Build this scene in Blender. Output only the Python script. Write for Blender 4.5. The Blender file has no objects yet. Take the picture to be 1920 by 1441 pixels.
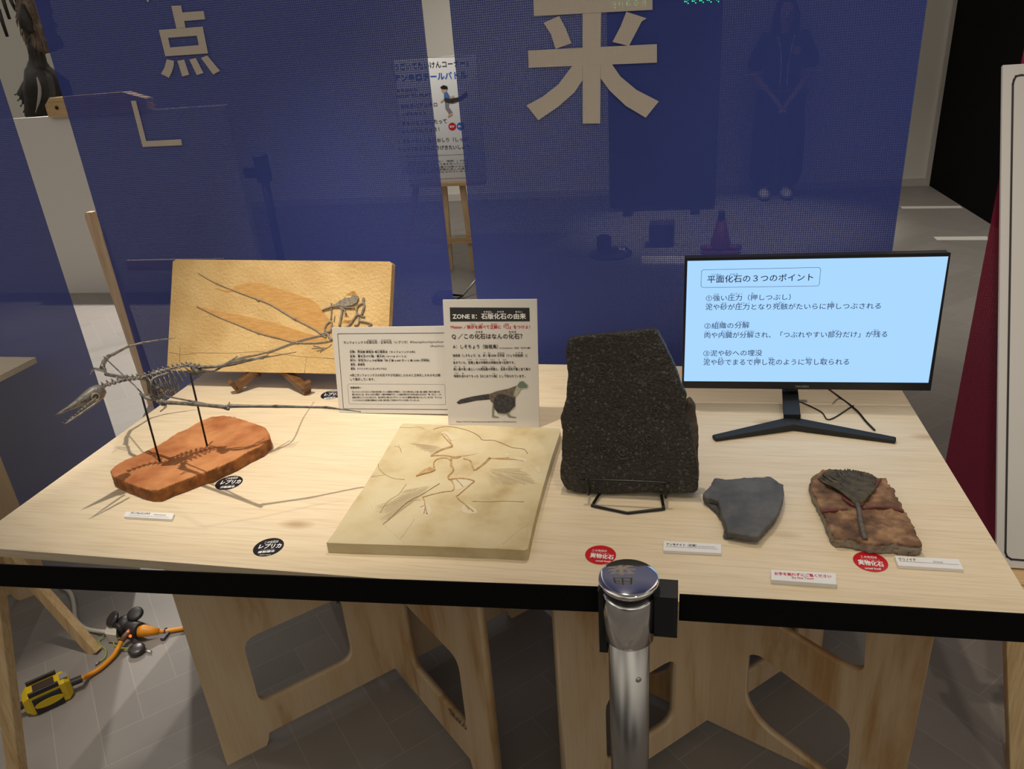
import bpy, bmesh, math, random
from mathutils import Vector, Matrix
random.seed(7)
S = bpy.context.scene
COL = S.collection

# ------------------------------------------------------------------ camera
F, CX, CY = 1418.825, 960.0, 720.5
CAM = Vector((1.30591, -0.93713, 1.51240))
_yaw, _pit, _rol = -0.231938147, 0.422878506, -0.0768112944
_f = Vector((math.sin(_yaw)*math.cos(_pit), math.cos(_yaw)*math.cos(_pit), -math.sin(_pit)))
_r = Vector((math.cos(_yaw), -math.sin(_yaw), 0)); _u = _r.cross(_f)
AR = math.cos(_rol)*_r + math.sin(_rol)*_u
AU = -math.sin(_rol)*_r + math.cos(_rol)*_u
cam = bpy.data.cameras.new('camera'); cam.sensor_fit = 'HORIZONTAL'; cam.sensor_width = 36.0
cam.lens = F*36.0/1920.0; cam.clip_start = 0.02; cam.clip_end = 100
co = bpy.data.objects.new('camera', cam); COL.objects.link(co)
co.matrix_world = Matrix(((AR.x, AU.x, -_f.x, CAM.x), (AR.y, AU.y, -_f.y, CAM.y), (AR.z, AU.z, -_f.z, CAM.z), (0, 0, 0, 1)))
S.camera = co
S.view_settings.view_transform = 'Standard'; S.view_settings.look = 'None'
S.view_settings.gamma = 1.0; S.view_settings.exposure = 0.15; S.view_settings.use_curve_mapping = False

# ------------------------------------------------------------------ world: the dim gallery around
W = bpy.data.worlds.new('gallery'); S.world = W; W.use_nodes = True
nt = W.node_tree; nt.nodes.clear()
o_ = nt.nodes.new('ShaderNodeOutputWorld'); bg = nt.nodes.new('ShaderNodeBackground')
tc = nt.nodes.new('ShaderNodeTexCoord'); nz = nt.nodes.new('ShaderNodeTexNoise'); rp = nt.nodes.new('ShaderNodeValToRGB')
nz.inputs['Scale'].default_value = 1.7; nz.inputs['Detail'].default_value = 0
nt.links.new(tc.outputs['Generated'], nz.inputs['Vector']); nt.links.new(nz.outputs['Fac'], rp.inputs['Fac'])
rp.color_ramp.elements[0].position = 0.36; rp.color_ramp.elements[0].color = (0.12, 0.108, 0.095, 1)
rp.color_ramp.elements[1].position = 0.62; rp.color_ramp.elements[1].color = (0.90, 0.83, 0.72, 1)
sz = nt.nodes.new('ShaderNodeSeparateXYZ'); mr = nt.nodes.new('ShaderNodeMapRange')
nt.links.new(tc.outputs['Generated'], sz.inputs[0]); nt.links.new(sz.outputs['Z'], mr.inputs['Value'])
mr.inputs['From Min'].default_value = 0.0; mr.inputs['From Max'].default_value = 0.65; mr.inputs['To Min'].default_value = 0.27; mr.inputs['To Max'].default_value = 1.6
vm = nt.nodes.new('ShaderNodeVectorMath'); vm.operation = 'SCALE'
nt.links.new(rp.outputs['Color'], vm.inputs[0]); nt.links.new(mr.outputs[0], vm.inputs['Scale']); nt.links.new(vm.outputs[0], bg.inputs['Color']); bg.inputs['Strength'].default_value = 0.62
nt.links.new(bg.outputs['Background'], o_.inputs['Surface'])

# ------------------------------------------------------------------ gallery spotlights
def spot(name, loc, aim, energy, size, blend=0.6, radius=0.04, col=(1, 0.86, 0.68)):
    l = bpy.data.lights.new(name, 'SPOT'); l.energy = energy; l.spot_size = math.radians(size); l.spot_blend = blend
    l.shadow_soft_size = radius; l.color = col
    o = bpy.data.objects.new(name, l); COL.objects.link(o); o.location = loc
    o.rotation_euler = (Vector(aim)-Vector(loc)).to_track_quat('-Z', 'Y').to_euler()
    return o
spot('spotlight_fossils', (0.34, 0.14, 3.2), (0.46, 0.56, 0.72), 215, 36, 1.0, 0.02, (1, 0.89, 0.74))
spot('spotlight_table', (1.05, 0.93, 3.1), (1.35, 0.35, 0.72), 54, 56, 0.8, 0.025)
spot('spotlight_stones', (1.9, -0.6, 3.2), (1.35, 0.30, 0.72), 28, 55, 0.9, 0.03)
spot('spotlight_left_floor', (-0.28, 0.28, 3.2), (-0.20, 0.29, 0.0), 110, 13, 0.6, 0.04, (1, 0.9, 0.78))
spot('spotlight_gap_floor', (-2.4, 4.2, 3.4), (-2.0, 2.5, 0.0), 700, 76, 0.8, 0.04, (1, 0.94, 0.86))
spot('spotlight_back_floor', (1.7, 5.4, 3.2), (1.7, 5.6, 0.0), 420, 50, 0.7, 0.04, (1, 0.92, 0.82))
spot('spotlight_poster', (-0.5, 3.0, 3.1), (-0.4, 5.6, 1.2), 200, 60, 0.9, 0.04, (1, 0.95, 0.88))
spot('added_fill_post', (-1.15, 1.2, 3.2), (-1.25, 2.0, .5), 90, 34, 0.9, 0.04, (1, 0.88, 0.70))  # extra fill lamp, added to brighten the front of the pine post
spot('added_wash_corridor', (2.6, 3.6, 3.3), (3.0, 4.4, 0.0), 190, 84, 0.9, 0.05, (1, 0.94, 0.84))  # wall wash put in to lift the back wall and floor at right
spot('spotlight_right_board', (1.2, -0.7, 3.2), (2.2, 0.6, 0.9), 40, 50, 0.9, 0.04, (1, 0.9, 0.78))

# ------------------------------------------------------------------ pixel rays to real planes
TZ = 0.72
def ray(x, y): return (_f + (x-CX)/F*AR - (y-CY)/F*AU)
def at_z(x, y, z=TZ):
    d = ray(x, y); return CAM + d*((z-CAM.z)/d.z)
def at_y(x, y, Y):
    d = ray(x, y); return CAM + d*((Y-CAM.y)/d.y)
def at_p(x, y, P, n):
    d = ray(x, y); return CAM + d*((Vector(P)-CAM).dot(n)/d.dot(n))
V3 = Vector
Z = V3((0, 0, 1))

# ------------------------------------------------------------------ materials
MATS = {}
def lin(c): return tuple(((v/255)/12.92 if v/255 <= .04045 else ((v/255+.055)/1.055)**2.4) for v in c)
def newmat(name):
    m = bpy.data.materials.new(name); m.use_nodes = True; MATS[name] = m
    t = m.node_tree; return m, t, t.nodes['Principled BSDF'], t.nodes['Material Output']
def mat(name, c, rough=.6, metal=0, c2=None, scale=20, stretch=(1, 1, 1), detail=4, lo=.35, hi=.65, bump=0, bscale=None, c3=None, spec=None, coat=0):
    m, t, b, o = newmat(name)
    b.inputs['Base Color'].default_value = (*c, 1); b.inputs['Roughness'].default_value = rough; b.inputs['Metallic'].default_value = metal
    if spec is not None: b.inputs['Specular IOR Level'].default_value = spec
    if coat: b.inputs['Coat Weight'].default_value = coat
    if c2 or bump:
        tc = t.nodes.new('ShaderNodeTexCoord'); mp = t.nodes.new('ShaderNodeMapping'); mp.inputs['Scale'].default_value = stretch
        n = t.nodes.new('ShaderNodeTexNoise'); n.inputs['Scale'].default_value = scale; n.inputs['Detail'].default_value = detail
        t.links.new(tc.outputs['Object'], mp.inputs['Vector']); t.links.new(mp.outputs['Vector'], n.inputs['Vector'])
        if c2:
            r = t.nodes.new('ShaderNodeValToRGB'); r.color_ramp.elements[0].position = lo; r.color_ramp.elements[1].position = hi
            r.color_ramp.elements[0].color = (*c, 1); r.color_ramp.elements[1].color = (*c2, 1)
            if c3:
                e = r.color_ramp.elements.new((lo+hi)/2); e.color = (*c3, 1)
            t.links.new(n.outputs['Fac'], r.inputs['Fac']); t.links.new(r.outputs['Color'], b.inputs['Base Color'])
        if bump:
            n2 = n
            if bscale:
                n2 = t.nodes.new('ShaderNodeTexNoise'); n2.inputs['Scale'].default_value = bscale; n2.inputs['Detail'].default_value = 5
                t.links.new(tc.outputs['Object'], n2.inputs['Vector'])
            bp = t.nodes.new('ShaderNodeBump'); bp.inputs['Strength'].default_value = bump; bp.inputs['Distance'].default_value = .004
            t.links.new(n2.outputs['Fac'], bp.inputs['Height']); t.links.new(bp.outputs['Normal'], b.inputs['Normal'])
    return m
def emit(name, c, s):
    m, t, b, o = newmat(name)
    b.inputs['Base Color'].default_value = (0, 0, 0, 1); b.inputs['Emission Color'].default_value = (*c, 1); b.inputs['Emission Strength'].default_value = s
    return m
def fabric(name, c, thru=.2, amp=.16, rough=.6):
    """printed mesh fabric: opaque threads with fine open holes"""
    m, t, b, o = newmat(name); N = t.nodes.new; L = t.links.new
    b.inputs['Base Color'].default_value = (*c, 1); b.inputs['Roughness'].default_value = rough; b.inputs['Specular IOR Level'].default_value = .25
    tc = N('ShaderNodeTexCoord'); sx = N('ShaderNodeSeparateXYZ'); L(tc.outputs['Object'], sx.inputs[0])
    def sine(out, pitch):
        a = N('ShaderNodeMath'); a.operation = 'MULTIPLY'; a.inputs[1].default_value = 2*math.pi/pitch; L(out, a.inputs[0])
        s = N('ShaderNodeMath'); s.operation = 'SINE'; L(a.outputs[0], s.inputs[0]); return s.outputs[0]
    ad = N('ShaderNodeMath'); ad.operation = 'ADD'; L(sine(sx.outputs['X'], .0052), ad.inputs[0]); L(sine(sx.outputs['Z'], .0052), ad.inputs[1])
    nz = N('ShaderNodeTexNoise'); nz.inputs['Scale'].default_value = 260; L(tc.outputs['Object'], nz.inputs['Vector'])
    n2 = N('ShaderNodeMath'); n2.operation = 'MULTIPLY_ADD'; n2.inputs[1].default_value = amp*.9; n2.inputs[2].default_value = thru-amp*.45; L(nz.outputs['Fac'], n2.inputs[0])
    mu = N('ShaderNodeMath'); mu.operation = 'MULTIPLY_ADD'; mu.use_clamp = True; mu.inputs[1].default_value = amp*.5
    L(ad.outputs[0], mu.inputs[0]); L(n2.outputs[0], mu.inputs[2])
    cm = N('ShaderNodeMath'); cm.operation = 'MULTIPLY_ADD'; cm.inputs[1].default_value = .06; cm.inputs[2].default_value = 1.0; L(ad.outputs[0], cm.inputs[0])
    vs_ = N('ShaderNodeVectorMath'); vs_.operation = 'SCALE'; vs_.inputs[0].default_value = c; L(cm.outputs[0], vs_.inputs['Scale']); L(vs_.outputs[0], b.inputs['Base Color'])
    tr = N('ShaderNodeBsdfTransparent'); mx = N('ShaderNodeMixShader')
    L(mu.outputs[0], mx.inputs[0]); L(b.outputs[0], mx.inputs[1]); L(tr.outputs[0], mx.inputs[2]); L(mx.outputs[0], o.inputs['Surface'])
    return m
def woodgrain(name, light, dark, streak, axis, rough=.55, freq=9, contrast=(.42, .75), knots=False, fine=.8, along=.06):
    """veneer with long streaks along one axis"""
    m, t, b, o = newmat(name); N = t.nodes.new; L = t.links.new
    b.inputs['Roughness'].default_value = rough
    tc = N('ShaderNodeTexCoord'); mp = N('ShaderNodeMapping')
    s = [freq]*3; s[axis] = freq*along; mp.inputs['Scale'].default_value = s
    L(tc.outputs['Object'], mp.inputs['Vector'])
    n = N('ShaderNodeTexNoise'); n.inputs['Scale'].default_value = 1; n.inputs['Detail'].default_value = 6; n.inputs['Roughness'].default_value = .6; n.inputs['Distortion'].default_value = .35
    L(mp.outputs['Vector'], n.inputs['Vector'])
    r = N('ShaderNodeValToRGB'); e = r.color_ramp.elements
    e[0].position = contrast[0]; e[0].color = (*light, 1); e[1].position = contrast[1]; e[1].color = (*streak, 1)
    e.new((contrast[0]+contrast[1])/2).color = (*dark, 1)
    L(n.outputs['Fac'], r.inputs['Fac'])
    mp2 = N('ShaderNodeMapping'); s2 = [210]*3; s2[axis] = 9; mp2.inputs['Scale'].default_value = s2; L(tc.outputs['Object'], mp2.inputs['Vector'])
    n2 = N('ShaderNodeTexNoise'); n2.inputs['Scale'].default_value = 1; n2.inputs['Detail'].default_value = 3; L(mp2.outputs['Vector'], n2.inputs['Vector'])
    r2 = N('ShaderNodeValToRGB'); r2.color_ramp.elements[0].position = .33; r2.color_ramp.elements[0].color = (.78, .74, .68, 1); r2.color_ramp.elements[1].position = .55; r2.color_ramp.elements[1].color = (1, 1, 1, 1)
    L(n2.outputs['Fac'], r2.inputs['Fac'])
    mx = N('ShaderNodeMix'); mx.data_type = 'RGBA'; mx.blend_type = 'MULTIPLY'; mx.inputs[0].default_value = fine
    L(r.outputs['Color'], mx.inputs[6]); L(r2.outputs['Color'], mx.inputs[7])
    last = mx.outputs[2]
    if knots:
        vo = N('ShaderNodeTexVoronoi'); vo.inputs['Scale'].default_value = 1; mp3 = N('ShaderNodeMapping'); mp3.inputs['Scale'].default_value = (3.2, 7.5, 1); L(tc.outputs['Object'], mp3.inputs['Vector']); L(mp3.outputs['Vector'], vo.inputs['Vector'])
        rk = N('ShaderNodeValToRGB'); rk.color_ramp.elements[0].position = .03; rk.color_ramp.elements[0].color = (.42, .25, .08, 1); rk.color_ramp.elements[1].position = .13; rk.color_ramp.elements[1].color = (1, 1, 1, 1)
        L(vo.outputs['Distance'], rk.inputs['Fac'])
        m2 = N('ShaderNodeMix'); m2.data_type = 'RGBA'; m2.blend_type = 'MULTIPLY'; m2.inputs[0].default_value = .55
        L(last, m2.inputs[6]); L(rk.outputs['Color'], m2.inputs[7]); last = m2.outputs[2]
    L(last, b.inputs['Base Color'])
    return m
def plyedge(name):
    m, t, b, o = newmat(name); N = t.nodes.new; L = t.links.new
    tc = N('ShaderNodeTexCoord'); w = N('ShaderNodeTexWave'); w.inputs['Scale'].default_value = 55; w.inputs['Distortion'].default_value = .4
    w.bands_direction = 'DIAGONAL'
    L(tc.outputs['Object'], w.inputs['Vector']); r = N('ShaderNodeValToRGB')
    r.color_ramp.elements[0].color = (.30, .17, .075, 1); r.color_ramp.elements[1].color = (.62, .44, .25, 1)
    L(w.outputs['Fac'], r.inputs['Fac']); L(r.outputs['Color'], b.inputs['Base Color']); b.inputs['Roughness'].default_value = .7
    return m
def herringbone(name, c1, c2, grout, Wd=.12, n=4, ox=0.0, oy=0.0):
    m, t, b, o = newmat(name); N = t.nodes.new; L = t.links.new
    tc = N('ShaderNodeTexCoord'); mp = N('ShaderNodeMapping'); mp.inputs['Rotation'].default_value = (0, 0, math.radians(-45)); mp.inputs['Scale'].default_value = (1/Wd,)*3
    mp.inputs['Location'].default_value = (ox, oy, 0)
    L(tc.outputs['Object'], mp.inputs['Vector']); sp = N('ShaderNodeSeparateXYZ'); L(mp.outputs['Vector'], sp.inputs[0])
    def M(op, a, bb=None, c=None):
        k = N('ShaderNodeMath'); k.operation = op
        for i, v in enumerate((a, bb, c)):
            if v is None: continue
            if isinstance(v, (int, float)): k.inputs[i].default_value = v
            else: L(v, k.inputs[i])
        return k.outputs[0]
    u, v = sp.outputs['X'], sp.outputs['Y']
    i, j = M('FLOOR', u), M('FLOOR', v); fu, fv = M('SUBTRACT', u, i), M('SUBTRACT', v, j)
    k = M('FLOORED_MODULO', M('SUBTRACT', i, j), 2*n)
    H = M('LESS_THAN', k, n-.5); gu, gv = M('SUBTRACT', 1, fu), M('SUBTRACT', 1, fv)
    def cond(d, kk): return M('ADD', d, M('MULTIPLY', M('GREATER_THAN', M('ABSOLUTE', M('SUBTRACT', k, kk)), .5), 2))
    hl = M('MINIMUM', M('MINIMUM', fv, gv), M('MINIMUM', cond(fu, 0), cond(gu, n-1)))
    vl = M('MINIMUM', M('MINIMUM', fu, gu), M('MINIMUM', cond(gv, n), cond(fv, 2*n-1)))
    d = M('ADD', M('MULTIPLY', H, hl), M('MULTIPLY', M('SUBTRACT', 1, H), vl))
    g = M('LESS_THAN', d, .010)
    a1 = M('SUBTRACT', i, M('MULTIPLY', H, k)); b1 = M('ADD', j, M('MULTIPLY', M('SUBTRACT', 1, H), k))
    cb = N('ShaderNodeCombineXYZ'); L(a1, cb.inputs[0]); L(b1, cb.inputs[1]); L(H, cb.inputs[2])
    wn = N('ShaderNodeTexWhiteNoise'); wn.noise_dimensions = '3D'; L(cb.outputs[0], wn.inputs['Vector'])
    ns = N('ShaderNodeTexNoise'); ns.inputs['Scale'].default_value = 14; ns.inputs['Detail'].default_value = 6; L(tc.outputs['Object'], ns.inputs['Vector'])
    fac = M('ADD', M('MULTIPLY', wn.outputs['Value'], .55), M('MULTIPLY', ns.outputs['Fac'], .5))
    mx = N('ShaderNodeMix'); mx.data_type = 'RGBA'; L(fac, mx.inputs[0]); mx.inputs[6].default_value = (*c1, 1); mx.inputs[7].default_value = (*c2, 1)
    m2 = N('ShaderNodeMix'); m2.data_type = 'RGBA'; L(g, m2.inputs[0]); L(mx.outputs[2], m2.inputs[6]); m2.inputs[7].default_value = (*grout, 1)
    L(m2.outputs[2], b.inputs['Base Color']); b.inputs['Roughness'].default_value = .55
    return m

M_floor = herringbone('grey_floor_tile', (.215, .195, .18), (.265, .245, .225), (.325, .30, .275), Wd=.10, n=5, ox=.35, oy=.2)
M_wall = mat('white_wall_paint', (.66, .63, .56), .8)
M_black = mat('black_wall_paint', (.0035, .0033, .0032), .9, spec=.08)
M_skirt = mat('pale_skirting', (.50, .47, .42), .6)
M_ply = woodgrain('birch_plywood', (.77, .655, .475), (.75, .63, .445), (.705, .57, .38), 0, .5, 34, (.35, .8), knots=True, fine=.5)
M_plyfront = mat('dark_ply_edge', (.30, .19, .11), .7, c2=(.40, .27, .165), scale=14, stretch=(1, 1, 40))
M_pine = woodgrain('pine_veneer', (.64, .49, .315), (.60, .435, .26), (.44, .25, .10), 2, .5, 7, (.44, .64), fine=.3, along=.16)
M_edge = plyedge('layered_ply_edge')
M_bar = woodgrain('pine_timber', (.68, .50, .28), (.62, .43, .22), (.46, .28, .12), 2, .6, 30, (.42, .7))
M_barx = woodgrain('pine_timber_rail', (.62, .43, .22), (.56, .37, .17), (.40, .23, .09), 0, .6, 30, (.42, .7))
M_blue = fabric('navy_mesh_fabric', (.046, .072, .335), .09, .12)
M_maroon = fabric('maroon_mesh_fabric', (.34, .026, .075), .04, .04)
M_print = fabric('beige_print', (.68, .61, .53), .10, .05)
M_white = mat('white_foam_board', (.66, .64, .61), .55)
M_card = mat('white_card', (.80, .80, .80), .5)
M_ink = mat('black_ink', (.022, .021, .021), .6)
M_inkg = mat('grey_ink', (.10, .10, .10), .6)
M_red = mat('red_ink', (.58, .02, .04), .55)
M_redst = mat('red_sticker', (.52, .008, .015), .35)
M_blackst = mat('black_sticker', (.012, .013, .017), .35)
M_stw = mat('white_print', (.85, .85, .85), .5)
M_bluei = mat('blue_ink', (.03, .10, .42), .5)
M_lime = mat('ochre_limestone', lin((205, 170, 112)), .8, c2=lin((221, 189, 132)), scale=9, bump=.75, bscale=130)
M_limeside = mat('limestone_side', (.48, .38, .22), .9)
M_memb = mat('tan_membrane', lin((196, 147, 82)), .8, c2=lin((209, 164, 100)), scale=40, stretch=(1, 1, 6), bump=.3, bscale=120)
M_bone = mat('grey_fossil_bone', (.20, .165, .125), .6, c2=(.33, .29, .235), scale=160, bump=.4, bscale=300)
M_rust = mat('rust_stain', (.42, .22, .06), .85, c2=lin((205, 165, 100)), scale=60, lo=.45, hi=.6)
M_archs = mat('pale_yellow_limestone', (.61, .525, .335), .75, c2=(.43, .325, .16), scale=13, detail=12, lo=.38, hi=.74, bump=.4, bscale=70, c3=(.56, .465, .275))
M_archside = mat('sawn_limestone_side', (.40, .32, .195), .85, c2=(.33, .25, .14), scale=25)
M_bonea = mat('amber_bone', (.38, .215, .08), .7, c2=(.53, .37, .18), scale=160)
M_halo = mat('pale_prepared_stone', (.60, .53, .375), .85)
M_feather = mat('feather_trace', (.44, .355, .22), .85)
M_crack = mat('crack', (.19, .13, .06), .9)
M_skel = mat('grey_cast_bone', (.085, .077, .066), .34, c2=(.22, .205, .18), scale=70, bump=.3, bscale=200, spec=.6)
M_skeld = mat('dark_cast_bone', (.055, .046, .038), .45, c2=(.12, .10, .085), scale=60)
M_rod = mat('black_steel_rod', (.03, .024, .022), .35, .7)
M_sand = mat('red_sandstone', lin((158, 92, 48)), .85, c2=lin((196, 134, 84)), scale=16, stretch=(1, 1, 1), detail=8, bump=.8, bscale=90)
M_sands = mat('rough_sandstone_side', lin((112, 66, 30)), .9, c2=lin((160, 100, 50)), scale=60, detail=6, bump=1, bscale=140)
M_stone = mat('black_shale', (.018, .0145, .0105), .5, c2=(.17, .155, .13), scale=190, detail=14, lo=.44, hi=.74, bump=1.0, bscale=260, c3=(.036, .030, .023), spec=.5)
M_slate = mat('grey_slate', (.055, .055, .055), .62, c2=(.105, .103, .100), scale=26, detail=12, bump=1.0, bscale=48)
M_crin = mat('brown_fossil_matrix', (.060, .030, .020), .8, c2=(.37, .22, .115), scale=30, stretch=(1, 1.3, 1), detail=14, lo=.32, hi=.70, bump=1.0, bscale=130, c3=(.185, .098, .05))
M_crinb = mat('dark_crinoid', (.040, .032, .020), .7, c2=(.11, .085, .045), scale=60, detail=8, bump=1, bscale=160)
M_crinr = mat('dark_red_stain', (.14, .035, .025), .8, c2=(.10, .03, .02), scale=40)
M_cut = mat('sawn_stone_edge', (.22, .19, .15), .85, c2=(.29, .25, .19), scale=50)
M_wire = mat('black_wire', (.012, .012, .012), .3, .3)
M_darkw = mat('dark_stained_wood', (.10, .040, .014), .3, c2=(.19, .085, .03), scale=25, stretch=(1, 1, 6))
M_plastic = mat('black_plastic', (.012, .012, .013), .42)
M_plasticm = mat('matte_black_plastic', (.008, .008, .009), .6)
M_screen = emit('lit_screen', (.36, .62, .97), 1.0)
M_scrink = mat('screen_letters', (.02, .035, .06), .6)
M_logo = mat('pale_logo', (.30, .30, .30), .5)
M_chrome = mat('brushed_chrome', (.46, .445, .425), .26, 1)
M_chrome2 = mat('polished_chrome', (.86, .85, .84), .12, 1)
M_belt = mat('black_webbing', (.0028, .0028, .0032), .75, bump=.5, bscale=500, spec=.12)
M_orange = mat('orange_cable', (.72, .28, .01), .45)
M_yellow = mat('yellow_plastic', (.66, .46, .01), .45)
M_cream = mat('cream_plastic', (.58, .55, .47), .5)
M_lime_w = mat('green_earth_wire', (.30, .42, .06), .5)
M_steel = mat('tinned_lug', (.55, .53, .5), .35, .9)
M_rubber = mat('dark_rubber', (.018, .016, .017), .5)
M_orred = emit('lit_orange_lamp', (1.0, .16, .02), 1.2)
M_tape = mat('white_floor_tape', (.72, .70, .64), .6)
M_led = emit('green_led', (.02, 1.0, .22), 26.0)
M_dpanel = mat('dark_panel', (.012, .012, .016), .6)
M_cone = mat('red_cone_plastic', (.26, .014, .012), .5)
M_skin = mat('skin', (.50, .30, .20), .55)
M_hair = mat('black_hair', (.012, .009, .008), .4)
M_jersey = mat('navy_jersey', (.012, .016, .05), .8)
M_trouser = mat('black_trousers', (.010, .010, .014), .85)
M_shoe = mat('cream_shoes', (.55, .50, .42), .6)
M_fur = mat('brown_shaggy_fur', (.085, .06, .042), .9, c2=(.22, .165, .12), scale=40, stretch=(1, 1, .2), bump=1, bscale=90)
M_quill = mat('black_feather', (.010, .009, .008), .5, c2=(.035, .03, .026), scale=120, stretch=(1, 1, .05))
M_quillb = mat('dark_grey_feather', (.06, .055, .05), .55)
M_bskin = mat('printed_skin', (.5, .3, .2), .6); M_bblue = mat('printed_blue_shirt', (.05, .14, .35), .6); M_bgrey = mat('printed_grey_trousers', (.18, .18, .20), .6)
M_p1 = mat('printed_brown_plumage', (.105, .078, .058), .7, c2=(.17, .135, .105), scale=120, stretch=(1, 1, 1))
M_p2 = mat('printed_dark_plumage', (.022, .022, .03), .7, c2=(.06, .055, .06), scale=150)
M_p3 = mat('printed_pale_neck', (.33, .34, .27), .7, c2=(.42, .42, .33), scale=150)
M_p4 = mat('printed_green_head', (.14, .19, .14), .7); M_p5 = mat('printed_leg', (.20, .24, .17), .7)

# ------------------------------------------------------------------ mesh helpers
ORG = {}
def props(o, label=None, cat=None, group=None, kind=None):
    if label: o['label'] = label
    if cat: o['category'] = cat
    if group: o['group'] = group
    if kind: o['kind'] = kind
    return o
def thing(name, label, cat, loc, group=None):
    o = bpy.data.objects.new(name, None); COL.objects.link(o); o.location = loc; o.empty_display_size = .05
    ORG[o.name] = V3(loc); return props(o, label, cat, group)
def link(name, me, mats, parent=None, loc=None):
    """world-space mesh -> object; parts keep their thing's origin"""
    org = ORG[parent.name] if parent else (V3(loc) if loc is not None else V3((0, 0, 0)))
    me.transform(Matrix.Translation(-org)); me.materials.clear()
    for m in (mats if isinstance(mats, (list, tuple)) else [mats]): me.materials.append(m)
    o = bpy.data.objects.new(name, me); COL.objects.link(o); ORG[o.name] = org
    if parent: o.parent = parent
    else: o.location = org
    return o
class MB:
    def __init__(s): s.v = []; s.f = []; s.m = []
    def add(s, vs, fs, mi=0):
        n = len(s.v); s.v += [tuple(v) for v in vs]; s.f += [[i+n for i in f] for f in fs]; s.m += [mi]*len(fs); return s
    def fbox(s, O, U, Vv, N, mi=0, side=None):
        """box from corner O along three edge vectors"""
        O, U, Vv, N = map(V3, (O, U, Vv, N))
        p = [O, O+U, O+U+Vv, O+Vv]; q = [a+N for a in p]
        if U.cross(Vv).dot(N) < 0: p, q = q, p
        s.add(p+q, [(3, 2, 1, 0), (4, 5, 6, 7)], mi)
        s.add(p+q, [(0, 1, 5, 4), (1, 2, 6, 5), (2, 3, 7, 6), (3, 0, 4, 7)], mi if side is None else side); return s
    def box(s, c, d, mi=0, rot=0):
        c = V3(c); R = Matrix.Rotation(rot, 3, 'Z'); U, Vv, N = R @ V3((d[0], 0, 0)), R @ V3((0, d[1], 0)), V3((0, 0, d[2]))
        return s.fbox(c-(U+Vv+N)/2, U, Vv, N, mi)
    def prism(s, pts, off, mi=0, side=None):
        pts = [V3(p) for p in pts]; off = V3(off); n = len(pts)
        nr = V3((0, 0, 0))
        for i in range(n): nr += pts[i].cross(pts[(i+1) % n])
        if nr.dot(off) > 0: pts = pts[::-1]
        q = [p+off for p in pts]
        s.add(pts+q, [list(range(n)), list(range(2*n-1, n-1, -1))], mi)
        s.add(pts+q, [(i, i+n, (i+1) % n+n, (i+1) % n) for i in range(n)], mi if side is None else side); return s
    def poly(s, pts, mi=0): return s.add(pts, [list(range(len(pts)))], mi)
    def bar(s, a, b, w, h, up=Z, mi=0):
        a, b = V3(a), V3(b); d = (b-a); t = d.normalized(); x = t.cross(V3(up)).normalized(); y = x.cross(t).normalized()
        return s.fbox(a-x*w/2-y*h/2, x*w, y*h, d, mi)
    def tube(s, pts, r, n=8, mi=0, flat=1.0, up=None):
        pts = [V3(p) for p in pts]; m = len(pts)
        rr = r if isinstance(r, (list, tuple)) else [r]*m
        t0 = (pts[1]-pts[0]).normalized(); x = t0.orthogonal().normalized() if up is None else t0.cross(V3(up)).normalized()
        base = len(s.v); vs = []; fs = []
        for i, p in enumerate(pts):
            t = ((pts[min(i+1, m-1)]-pts[i]).normalized()+(pts[i]-pts[max(i-1, 0)]).normalized()).normalized()
            x = (x-t*x.dot(t)).normalized(); y = t.cross(x)
            for k in range(n):
                a = 2*math.pi*k/n; vs.append(p+x*math.cos(a)*rr[i]+y*math.sin(a)*rr[i]*flat)
        for i in range(m-1):
            for k in range(n):
                fs.append((i*n+k, i*n+(k+1) % n, (i+1)*n+(k+1) % n, (i+1)*n+k))
        fs.append(list(range(n-1, -1, -1))); fs.append([(m-1)*n+k for k in range(n)])
        return s.add(vs, fs, mi)
    def lathe(s, prof, O, n=40, mi=0, axis=Z):
        O = V3(O); ax = V3(axis).normalized(); x = ax.orthogonal().normalized(); y = ax.cross(x); vs = []; fs = []
        for r, z in prof:
            for k in range(n):
                a = 2*math.pi*k/n; vs.append(O+ax*z+(x*math.cos(a)+y*math.sin(a))*r)
        for i in range(len(prof)-1):
            for k in range(n): fs.append((i*n+k, i*n+(k+1) % n, (i+1)*n+(k+1) % n, (i+1)*n+k))
        fs.append(list(range(n-1, -1, -1))); fs.append([(len(prof)-1)*n+k for k in range(n)])
        return s.add(vs, fs, mi)
    def ball(s, c, r, mi=0, n=12):
        c = V3(c); r = (r, r, r) if isinstance(r, (int, float)) else r; prof = []; vs = []; fs = []
        m = n//2
        for i in range(m+1):
            th = math.pi*i/m
            for k in range(n):
                a = 2*math.pi*k/n; vs.append(c+V3((r[0]*math.sin(th)*math.cos(a), r[1]*math.sin(th)*math.sin(a), -r[2]*math.cos(th))))
        for i in range(m):
            for k in range(n): fs.append((i*n+k, i*n+(k+1) % n, (i+1)*n+(k+1) % n, (i+1)*n+k))
        return s.add(vs, fs, mi)
    def mesh(s, name, smooth=False):
        me = bpy.data.meshes.new(name); me.from_pydata(s.v, [], s.f)
        me.polygons.foreach_set('material_index', s.m)
        if smooth: me.polygons.foreach_set('use_smooth', [True]*len(s.f))
        me.validate(); me.update(); return me
    def build(s, name, mats, parent=None, loc=None, smooth=False, bevel=0):
        o = link(name, s.mesh(name, smooth), mats, parent, loc)
        if smooth: md = None
        if bevel:
            b = o.modifiers.new('bevel', 'BEVEL'); b.width = bevel; b.segments = 2; b.limit_method = 'ANGLE'; b.angle_limit = .7
        return o
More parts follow.
